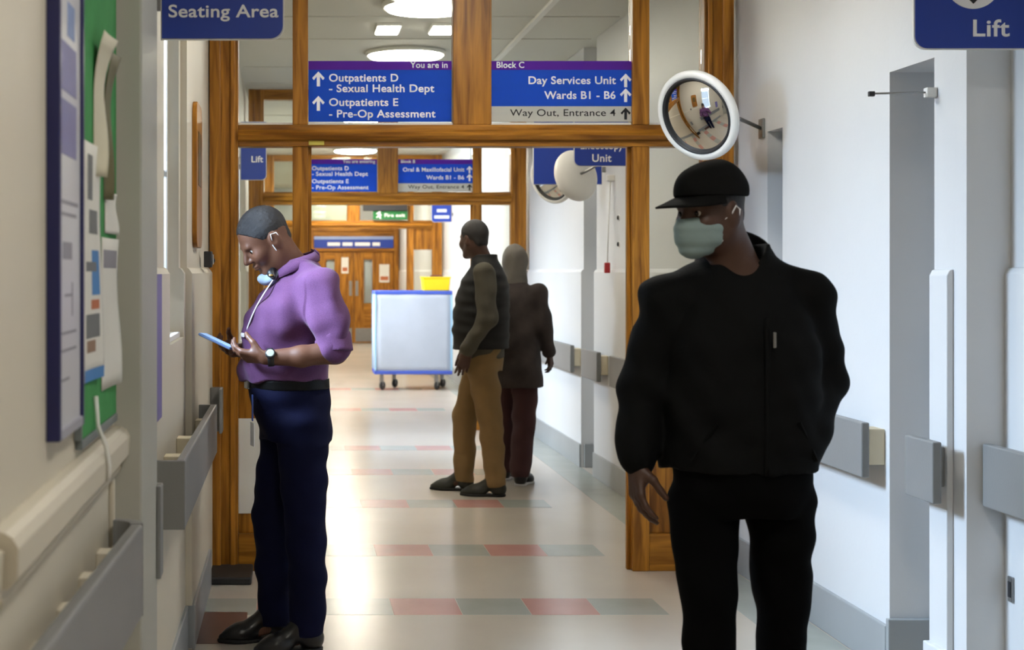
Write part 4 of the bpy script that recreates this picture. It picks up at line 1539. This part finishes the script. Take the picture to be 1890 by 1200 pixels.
TROUSER = M('navy_trousers', (13, 16, 44), 0.8, var=0.12, scale=8, bump=0.12, bscale=300, spec=.12)
T = Field((-.24, -.26, .03), (.34, .26, 1.06), .005)
T.loft([(.80, .0, .13, 0, .170), (.88, .008, .143, 0, .176), (.96, .026, .152, 0, .172), (1.015, .032, .153, 0, .170)], 0)
for q, kx, ax_ in ((1, -.012, -.022), (-1, .070, .060)):
    T.chain([(.0, .086 * q, .86), (kx * .6, .09 * q, .66), (kx, .092 * q, .50), ((kx + ax_) / 2 - .005, .092 * q, .28), (ax_, .092 * q, .085)],
            [.104, .089, .078, .072, .066], .02)
T.cut((0, 0, .062), (0, 0, -1))
T.cut((0, 0, 1.025), (0, 0, 1))
T.folds(.0028, 14, 18, 34, 11)
tr = mesh_obj('trousers', T.mesh('trousers'), TROUSER, man)
BELT = M('black_belt', (10, 10, 11), 0.5, var=0.1, spec=.2)
bm_levels = [(1.000, .032, .1575, 0, .1735), (1.034, .034, .160, 0, .175)]
G2 = Field((-.2, -.2, .98), (.25, .2, 1.06), .005)
G2.loft([(0.998, .030, .156, 0, .1735), (1.036, .034, .158, 0, .1745)], 0)
bt = mesh_obj('belt', G2.mesh('belt'), BELT, man)
mesh_obj('buckle', box_mesh(.012, .05, .036, .003), STEEL, bt, (.194, .0, 1.015))
shoe(man, (-.075, .098, 0), (.195, .108, 0), BLACKSHOE, SOLE, 'shoe', .046, True, BLACK)
shoe(man, (.005, -.095, 0), (.285, -.105, 0), BLACKSHOE, SOLE, 'shoe', .046, True, BLACK)

# mask pulled under the chin, with its ear loop
MASK = M('pale_blue_mask', (148, 164, 184), 0.75, var=0.05, scale=10, bump=.1)
C_ = Field(hd.c - .19, hd.c + .19, .004)
C_.ell(hd.p(.050, 0, -.128), (.058, .066, .028), 0, basis=hb)
C_.cone(hd.p(.095, 0, -.112), hd.p(.06, 0, -.135), .018, .026, .02)
C_.folds(.0010, 20, 20, 90, 4, .2)
mk = mesh_obj('face_mask', C_.mesh('face_mask'), MASK, man)
for q in (1, -1):
    mesh_obj('ear_loop', tube_mesh([Vector(hd.p(*c)) for c in ((.02, .066 * q, -.10), (.006, .074 * q, -.06), (.008, .080 * q, -.02), (-.008, .084 * q, .02),
                                                               (-.03, .083 * q, .012), (-.032, .081 * q, -.02))], .0022, 6), LETTER, mk, smooth=True)
# lanyard, neck ornament and card
NAVYB = M('lanyard_white', (214, 206, 206), 0.6)
rows = []
for i in range(11):
    v = i / 10
    rows.append([(.105 + .098 * v + .012 * math.sin(v * 3), .070 - .045 * v + dx, 1.42 - .205 * v) for dx in (-.008, .008)])
mesh_obj('lanyard', ribbon_mesh(rows, .002), NAVYB, man, smooth=True)
mesh_obj('lanyard_clip', box_mesh(.008, .05, .016, .004), NAVYB, man, (.218, .035, 1.205))
G3 = Field((.0, .0, 1.38), (.16, .16, 1.52), .003)
G3.chain([(.085, .03, 1.475), (.112, .055, 1.44), (.108, .075, 1.425)], [.011, .014, .010], .01)
tie = mesh_obj('neck_scarf', G3.mesh('neck_scarf'), BLACK, man)
mesh_obj('gold_pin', lathe_mesh([(0, .006), (.008, .004), (.010, 0), (0, -.002)], 12), M('gold_metal', (196, 160, 84), .3, .8), tie, (.119, .079, 1.432))
mesh_obj('id_card', box_mesh(.004, .060, .090, .002), LETTER, man, (.190, .075, .83))
mesh_obj('card_strap', box_mesh(.004, .014, .10, .001), M('blue_strap', (70, 100, 190), .6), man, (.190, .075, .93))
# watch on the wrist
ax_w = nrmz(WRL - ELL_)
wq = Vector(ax_w).to_track_quat('Z', 'Y')
wc = WRL - ax_w * .018
w_ = mesh_obj('wristwatch_strap', lathe_mesh([(.0325, -.012), (.0345, -.010), (.0345, .010), (.0325, .012)], 28), BLACK, man, tuple(wc), smooth=True)
w_.rotation_mode = 'QUATERNION'
w_.rotation_quaternion = wq
face_dir = nrmz(vec(-.05, .85, .45) - ax_w * (vec(-.05, .85, .45) @ ax_w))
fq = Vector(face_dir).to_track_quat('Z', 'Y')
wf = mesh_obj('watch_case', lathe_mesh([(0, .004), (.016, .004), (.019, .001), (.019, -.006), (0, -.006)], 28), DARK, man, tuple(wc + face_dir * .036), smooth=False)
wf.rotation_mode = 'QUATERNION'
wf.rotation_quaternion = fq
mesh_obj('watch_dial', lathe_mesh([(0, .0055), (.013, .005), (.0145, .004)], 24), M('watch_dial', (176, 184, 172), .25), wf)

# the phone he holds is a thing of its own
q_ = Euler((0, 0, R(195))).to_matrix()
pw = q_ @ Vector(PH) + man.location
ph = thing('smartphone', pw, 'dark smartphone with pale blue lit screen held by the man in purple', 'smartphone')
ph.rotation_mode = 'QUATERNION'
nface = q_ @ Vector((-.36, .16, .92))
up = q_ @ Vector((.72, -.5, .36))
zax = nface.normalized()
yax = (up - zax * up.dot(zax)).normalized()
xax = yax.cross(zax)
ph.rotation_quaternion = Matrix((xax, yax, zax)).transposed().to_quaternion()
mesh_obj('phone_body', box_mesh(.072, .142, .011, .004), M('phone_blue_grey', (96, 120, 160), .3), ph)
mesh_obj('phone_screen', box_mesh(.065, .132, .0015, .0005), glow('phone_screen_glow', (130, 170, 220), 0.5), ph, (0, 0, .0053))
mesh_obj('phone_camera', box_mesh(.022, .030, .003, .001), BLACK, ph, (.02, .052, -.006))

# ================================================= man in black walking towards the viewer, head turned to his right
mb = person((1.182, 3.79, 0), -90, 'man in black jacket, peaked cap and face mask walking towards the viewer')
hb2 = head_basis(-60, 8)
h2 = Head((.035, -.092, 1.605), hb2, .92)
B = Field((-.30, -.40, -.01), (.30, .40, 1.76), .005)
h2.skin(B)
B.cone((-.015, 0, 1.44), tuple(h2.p(-.03, 0, -.05)), .062, .060, .04)
B.loft([(.84, 0, .10, 0, .15), (.95, .0, .11, 0, .15), (1.1, .0, .115, 0, .155), (1.3, -.01, .11, 0, .17), (1.40, -.02, .085, 0, .16), (1.46, -.02, .06, 0, .09)], .03)
# left arm: hand in the jacket pocket; right arm hangs
L_S, L_E, L_W = vec(-.02, .185, 1.375), vec(-.06, .238, 1.165), vec(.05, .150, .99)
R_S, R_E, R_W = vec(-.02, -.190, 1.375), vec(-.04, -.248, 1.14), vec(.01, -.280, .945)
B.chain([L_S, L_E, L_W], [.052, .043, .028], .03)
B.chain([R_S, R_E, R_W], [.052, .043, .028], .03)
hand(B, L_W, (.05, -.06, -.10), (-.6, -.6, .2), -1, (.4, .4, .4, .4), thumb=(.3, .5))
hand(B, R_W, (.03, .005, -.11), (-.1, .95, 0), 1, (.30, .34, .38, .42), thumb=(.4, .4))
LEGS2 = ((1, .105, (-.03, .122, .48), (-.16, .128, .10)), (-1, .098, (.07, -.100, .48), (.10, -.105, .09)))
for q, hl, kn_, an_ in LEGS2:
    B.chain([(0, hl * q * .95, .88), kn_, an_], [.082, .053, .040], .03)
    B.chain([an_, (an_[0] + .10, an_[1], max(.035, an_[2] - .06))], [.036, .026], .02)
mesh_obj('body', B.mesh('body'), SKIN2, mb)
h2.eyes(mb, EYEW, EYED)
JACK = M('black_jacket', (13, 14, 15), 0.8, var=0.2, scale=6, bump=0.1, bscale=120, spec=.12)
J = Field((-.34, -.42, .86), (.32, .42, 1.56), .006)
J.loft([(.93, 0, .148, -.005, .198), (.97, 0, .155, 0, .205), (1.08, 0, .155, 0, .205), (1.2, -.005, .152, 0, .205), (1.32, -.012, .138, 0, .195), (1.38, -.02, .118, 0, .172),
        (1.43, -.028, .095, 0, .130), (1.48, -.03, .080, 0, .090), (1.52, -.03, .072, 0, .078)], 0)
for S_, E_, W_ in ((L_S, L_E, L_W), (R_S, R_E, R_W)):
    J.chain([S_ + vec(0, 0, -.01), E_, E_ + (W_ - E_) * (.93 if W_ is R_W else 1.0)], [.068, .062, .052], .03)
    J.cone(S_ + vec(0, 0, .01), vec(-.03, 0, 1.455), .050, .055, .05)
J.folds(.0028, 16, 20, 26, 21)
J.folds(.0020, 30, 34, 44, 22, 1.8)
J.cone((.085, -.01, 1.50), (.14, -.01, 1.40), .070, .028, .015, 's')
J.cone((-.01, 0, 1.50), (.03, .0, 1.62), .062, .075, .01, 's')
jk = mesh_obj('jacket', J.mesh('jacket'), JACK, mb)
for q in (1, -1):
    rows = []
    for i in range(10):
        v = i / 9
        a = R(180 - 125 * v) * q
        cx, cy = -.015 + .082 * math.cos(a), .082 * math.sin(a)
        zt = 1.565 - .09 * v ** 1.6
        rows.append([(cx, cy, zt), (cx + .02 * math.cos(a), cy + .022 * math.sin(a), zt - .035), (cx + .03 * math.cos(a), cy + .036 * math.sin(a), zt - .075)])
    mesh_obj('collar', ribbon_mesh(rows, .006), JACK, jk, smooth=True)
# front zip with its pull
rows = [[(.158 + .006 * math.sin(3 * i / 12), .018 + dx, .93 + .40 * i / 12) for dx in (-.006, .006)] for i in range(13)]
zp = mesh_obj('zip', ribbon_mesh(rows, .004), JACK, jk, smooth=True)
mesh_obj('zip_pull', box_mesh(.006, .008, .040, .002), STEEL, jk, (.166, .035, 1.275))
for q in (1, -1):
    rows = [[(.140 - .03 * v, q * (.10 + .055 * v), 1.06 - .10 * v), (.148 - .03 * v, q * (.108 + .055 * v), 1.065 - .10 * v)] for v in [i / 8 for i in range(9)]]
    mesh_obj('pocket_welt', ribbon_mesh(rows, .006), JACK, jk)
TROB = M('black_trousers', (7, 7, 8), 0.85, var=0.2, scale=8, bump=0.1, bscale=250, spec=.06)
T = Field((-.30, -.28, .03), (.26, .30, 1.0), .006)
T.loft([(.81, .0, .115, .005, .165), (.86, .0, .135, 0, .178), (.97, .0, .14, 0, .178)], 0)
for q, hl, kn_, an_ in LEGS2:
    kn_, an_ = vec(*kn_), vec(*an_)
    hp = vec(0, hl * q, .84)
    T.chain([hp, .5 * hp + .5 * kn_, kn_, .5 * kn_ + .5 * an_, an_ + vec(0, 0, -.01)], [.092, .078, .064, .062, .062], .008)
T.cut((0, 0, .055), (0, 0, -1))
T.folds(.003, 16, 16, 30, 31)
mesh_obj('trousers', T.mesh('trousers'), TROB, mb)
shoe(mb, (.04, -.105, 0), (.32, -.115, 0), BLACKSHOE, SOLE, 'shoe', .047, False, BLACK)
shoe(mb, (-.22, .125, 0), (.06, .14, 0), BLACKSHOE, SOLE, 'shoe', .047, False, BLACK)
TEE = M('black_tee', (12, 12, 14), .9, var=.2)
G = Field((-.12, -.16, 1.28), (.16, .16, 1.48), .005)
G.loft([(1.30, .0, .120, 0, .12), (1.37, .0, .102, 0, .105), (1.40, -.01, .085, 0, .085)], 0)
mesh_obj('tee_shirt', G.mesh('tee_shirt'), TEE, mb)
# cap: domed crown and stiff peak
CAP = M('charcoal_cap', (22, 22, 22), 0.9, var=0.15, scale=20, bump=.15, bscale=300, spec=.1)
C_ = Field(h2.c - .2, h2.c + .22, .005)
C_.ell(h2.p(-.016, 0, .052), (.106, .086, .080), 0, basis=hb2)
C_.cone(h2.p(.05, 0, .08), h2.p(-.05, 0, .09), .040, .044, .03)
C_.cut(h2.p(0, 0, .042), -hb2[2] + .12 * hb2[0])
cp = mesh_obj('cap', C_.mesh('cap'), CAP, mb)
rows = []
for i in range(9):
    v = i / 8
    row = []
    for j in range(13):
        a = R(-72 + 144 * j / 12)
        r0 = .090
        ex = .085 * v * math.cos(a) ** .6
        row.append(tuple(h2.p(-.012 + (.103 + ex) * math.cos(a), (.084 + ex * .5) * math.sin(a), .050 - .018 * (v * math.cos(a)) - .022 * abs(math.sin(a)) ** 2 * v)))
    rows.append(row)
mesh_obj('peak', ribbon_mesh(rows, .005), CAP, cp, smooth=True)
mesh_obj('hair', h2.hair(.005, .004, -.01), HAIR, mb)
MASK2 = M('pale_green_mask', (136, 156, 156), 0.75, var=0.05, scale=10, bump=.1)
C_ = Field(h2.c - .17, h2.c + .17, .004)
C_.ell(h2.p(.040, 0, -.052), (.072, .066, .062), 0, basis=hb2)
C_.cone(h2.p(.098, 0, -.026), h2.p(.082, 0, -.09), .020, .030, .03)
C_.cut(h2.p(.025, 0, 0), -hb2[0])
C_.cut(h2.p(0, 0, -.008), hb2[2])
C_.folds(.0008, 0, 0, 180, 4, .1)
mk = mesh_obj('face_mask', C_.mesh('face_mask'), MASK2, mb)
for q in (1, -1):
    mesh_obj('ear_loop', tube_mesh([Vector(h2.p(*c)) for c in ((.03, .062 * q, -.03), (.0, .080 * q, -.012), (-.012, .090 * q, .012), (-.03, .086 * q, .0),
                                                               (-.02, .082 * q, -.04), (.03, .060 * q, -.085))], .0022, 6), LETTER, mk, smooth=True)

# ================================================= man in gilet and khaki trousers standing beyond the doorway, facing left
mc = person((1.235, 9.36, 0), 168, 'man in a black gilet and khaki trousers standing beyond the doorway')
hb3 = head_basis(-40, 4)
h3 = Head((.055, 0, 1.655), hb3, 1.0)
B = Field((-.34, -.36, -.01), (.34, .36, 1.80), .0055)
h3.skin(B)
B.cone((-.02, 0, 1.48), tuple(h3.p(-.03, 0, -.05)), .062, .060, .04)
B.loft([(.88, 0, .10, 0, .15), (1.0, .01, .115, 0, .15), (1.15, .01, .12, 0, .155), (1.34, -.01, .11, 0, .17), (1.44, -.025, .085, 0, .16), (1.50, -.025, .06, 0, .09)], .03)
A_S, A_E, A_W = vec(-.03, .205, 1.435), vec(-.055, .250, 1.155), vec(.075, .235, .925)
D_S, D_E, D_W = vec(-.03, -.205, 1.435), vec(-.02, -.25, 1.155), vec(.10, -.23, .94)
B.chain([A_S, A_E, A_W], [.052, .043, .028], .03)
B.chain([D_S, D_E, D_W], [.052, .043, .028], .03)
hand(B, A_W, (.035, .0, -.11), (.1, -.95, 0), -1, (.35, .38, .42, .46), thumb=(.4, .4))
hand(B, D_W, (.035, .0, -.11), (.1, .95, 0), 1, (.35, .38, .42, .46), thumb=(.4, .4))
LEGS3 = ((1, (-.06, .095, .50), (-.095, .10, .09)), (-1, (.12, -.09, .50), (.125, -.09, .09)))
for q, kn_, an_ in LEGS3:
    B.chain([(0, .09 * q, .91), kn_, an_], [.082, .053, .040], .03)
    B.chain([an_, (an_[0] + .10, an_[1], .035)], [.036, .026], .02)
mesh_obj('body', B.mesh('body'), SKIN2, mc)
mesh_obj('hair', h3.hair(.005, .0045), HAIR, mc)
h3.eyes(mc, EYEW, EYED)
OLIVE = M('olive_sleeves', (76, 73, 62), 0.85, var=0.12, scale=10, bump=.1)
G = Field((-.30, -.36, .86), (.28, .36, 1.58), .006)
G.loft([(.89, .0, .142, 0, .182), (1.0, .005, .148, 0, .182), (1.2, .0, .145, 0, .185), (1.36, -.015, .13, 0, .19), (1.44, -.025, .105, 0, .175), (1.50, -.025, .075, 0, .10)], 0)
for S_, E_, W_ in ((A_S, A_E, A_W), (D_S, D_E, D_W)):
    G.chain([S_, E_, W_ + vec(0, 0, .02)], [.073, .060, .046], .03)
G.folds(.0032, 20, 20, 30, 41)
sw = mesh_obj('sweater', G.mesh('sweater'), OLIVE, mc)
GILET = M('black_gilet', (12, 13, 13), 0.75, var=0.2, scale=8, bump=.1)
G = Field((-.26, -.27, .90), (.26, .27, 1.60), .006)
G.loft([(.945, .005, .178, 0, .196), (1.05, .008, .185, 0, .200), (1.2, .003, .182, 0, .203), (1.34, -.012, .166, 0, .204), (1.42, -.022, .135, 0, .19), (1.48, -.025, .10, 0, .135),
        (1.53, -.02, .083, 0, .09), (1.555, -.015, .080, 0, .084)], 0)
for z in (1.05, 1.15, 1.25, 1.35):
    pass
G.folds(.003, 10, 10, 55, 43, .3)
for q in (1, -1):
    G.cone((-.03, .235 * q, 1.42), (-.035, .25 * q, 1.22), .075, .06, .02, 's')
G.cone((-.01, 0, 1.55), (.03, 0, 1.66), .058, .075, .01, 's')
gl = mesh_obj('gilet', G.mesh('gilet'), GILET, mc)
KHAKI = M('khaki_trousers', (132, 106, 66), 0.85, var=0.08, scale=8, bump=.1, bscale=250)
T = Field((-.26, -.26, .03), (.30, .26, 1.0), .006)
T.loft([(.80, .0, .13, 0, .170), (.88, .0, .142, 0, .176), (.97, .003, .142, 0, .174)], 0)
for q, kn_, an_ in LEGS3:
    kn_, an_ = vec(*kn_), vec(*an_)
    hp = vec(0, .088 * q, .86)
    T.chain([hp, .5 * hp + .5 * kn_, kn_, .5 * kn_ + .5 * an_, an_], [.104, .092, .080, .072, .066], .018)
T.cut((0, 0, .06), (0, 0, -1))
T.folds(.0032, 16, 16, 32, 45)
mesh_obj('trousers', T.mesh('trousers'), KHAKI, mc)
DKSHOE = M('dark_olive_trainers', (38, 40, 34), 0.6, var=.15)
shoe(mc, (-.155, .105, 0), (.125, .115, 0), DKSHOE, SOLE, 'shoe', .047, False, BLACK)
shoe(mc, (.07, -.095, 0), (.345, -.10, 0), DKSHOE, SOLE, 'shoe', .047, False, BLACK)

# ================================================= person in dark brown coat, half hidden behind the man in the gilet
md = person((1.515, 9.85, 0), 62, 'person in dark coat and maroon trousers half hidden behind the gilet man')
hb4 = head_basis(20, 6)
h4 = Head((.03, 0, 1.50), hb4, .96)
B = Field((-.34, -.36, -.01), (.34, .36, 1.66), .006)
h4.skin(B)
B.cone((-.02, 0, 1.33), tuple(h4.p(-.03, 0, -.05)), .055, .054, .04)
B.loft([(.78, 0, .10, 0, .15), (.9, .0, .105, 0, .14), (1.05, .0, .11, 0, .14), (1.22, -.01, .10, 0, .155), (1.30, -.02, .08, 0, .145), (1.36, -.02, .055, 0, .08)], .03)
P_S, P_E, P_W = vec(-.02, .18, 1.30), vec(-.06, .22, 1.05), vec(.05, .225, .85)
Q_S, Q_E, Q_W = vec(-.02, -.18, 1.30), vec(.0, -.22, 1.05), vec(.12, -.215, .88)
B.chain([P_S, P_E, P_W], [.046, .039, .025], .03)
B.chain([Q_S, Q_E, Q_W], [.046, .039, .025], .03)
hand(B, P_W, (.035, .0, -.11), (.1, -.95, 0), -1, (.35, .38, .42, .46), .92, thumb=(.4, .4))
hand(B, Q_W, (.035, .0, -.11), (.1, .95, 0), 1, (.35, .38, .42, .46), .92, thumb=(.4, .4))
LEGS4 = ((1, (.08, .085, .45), (.09, .09, .09)), (-1, (-.02, -.085, .45), (-.12, -.09, .10)))
for q, kn_, an_ in LEGS4:
    B.chain([(0, .085 * q, .82), kn_, an_], [.078, .05, .037], .03)
    B.chain([an_, (an_[0] + .09, an_[1], .035)], [.033, .025], .02)
mesh_obj('body', B.mesh('body'), SKIN2, md)
COAT = M('dark_brown_coat', (52, 44, 42), 0.85, var=0.35, scale=9, bump=.1)
G = Field((-.30, -.33, .62), (.28, .33, 1.46), .006)
G.loft([(.66, .0, .165, 0, .20), (.8, .0, .16, 0, .195), (.95, .0, .15, 0, .18), (1.1, .0, .145, 0, .18), (1.24, -.01, .128, 0, .178), (1.31, -.02, .10, 0, .155), (1.37, -.02, .075, 0, .09)], 0)
for S_, E_, W_ in ((P_S, P_E, P_W), (Q_S, Q_E, Q_W)):
    G.chain([S_, E_, W_ + vec(0, 0, .015)], [.068, .056, .046], .03)
G.folds(.004, 16, 16, 24, 51)
mesh_obj('coat', G.mesh('coat'), COAT, md)
MAROON = M('maroon_trousers', (66, 38, 40), 0.85, var=0.15, scale=8)
T = Field((-.28, -.25, .03), (.28, .25, .9), .006)
T.loft([(.70, .0, .12, 0, .16), (.86, .0, .125, 0, .16)], 0)
for q, kn_, an_ in LEGS4:
    kn_, an_ = vec(*kn_), vec(*an_)
    hp = vec(0, .085 * q, .76)
    T.chain([hp, kn_, an_], [.095, .078, .072], .018)
T.cut((0, 0, .055), (0, 0, -1))
T.folds(.003, 16, 16, 30, 53)
mesh_obj('trousers', T.mesh('trousers'), MAROON, md)
SCARF = M('grey_headscarf', (96, 92, 86), 0.85, var=0.15, scale=12, bump=.1)
C_ = Field(h4.c - .22, h4.c + .2, .005)
C_.ell(h4.p(-.018, 0, .034), (.108, .088, .10), 0, basis=hb4)
C_.cone(h4.p(-.05, 0, -.02), h4.p(-.03, 0, -.15), .075, .085, .04)
C_.cut(h4.p(.06, 0, .05), .9 * hb4[0] - .42 * hb4[2])
C_.folds(.002, 30, 30, 30, 55)
mesh_obj('headscarf', C_.mesh('headscarf'), SCARF, md)
h4.eyes(md, EYEW, EYED)
WSOLE = M('white_shoe_sole', (200, 200, 200), .5)
shoe(md, (.04, .09, 0), (.28, .10, 0), BLACKSHOE, WSOLE, 'shoe', .043, False, LETTER)
shoe(md, (-.17, -.095, 0), (.08, -.10, 0), BLACKSHOE, WSOLE, 'shoe', .043, False, LETTER)
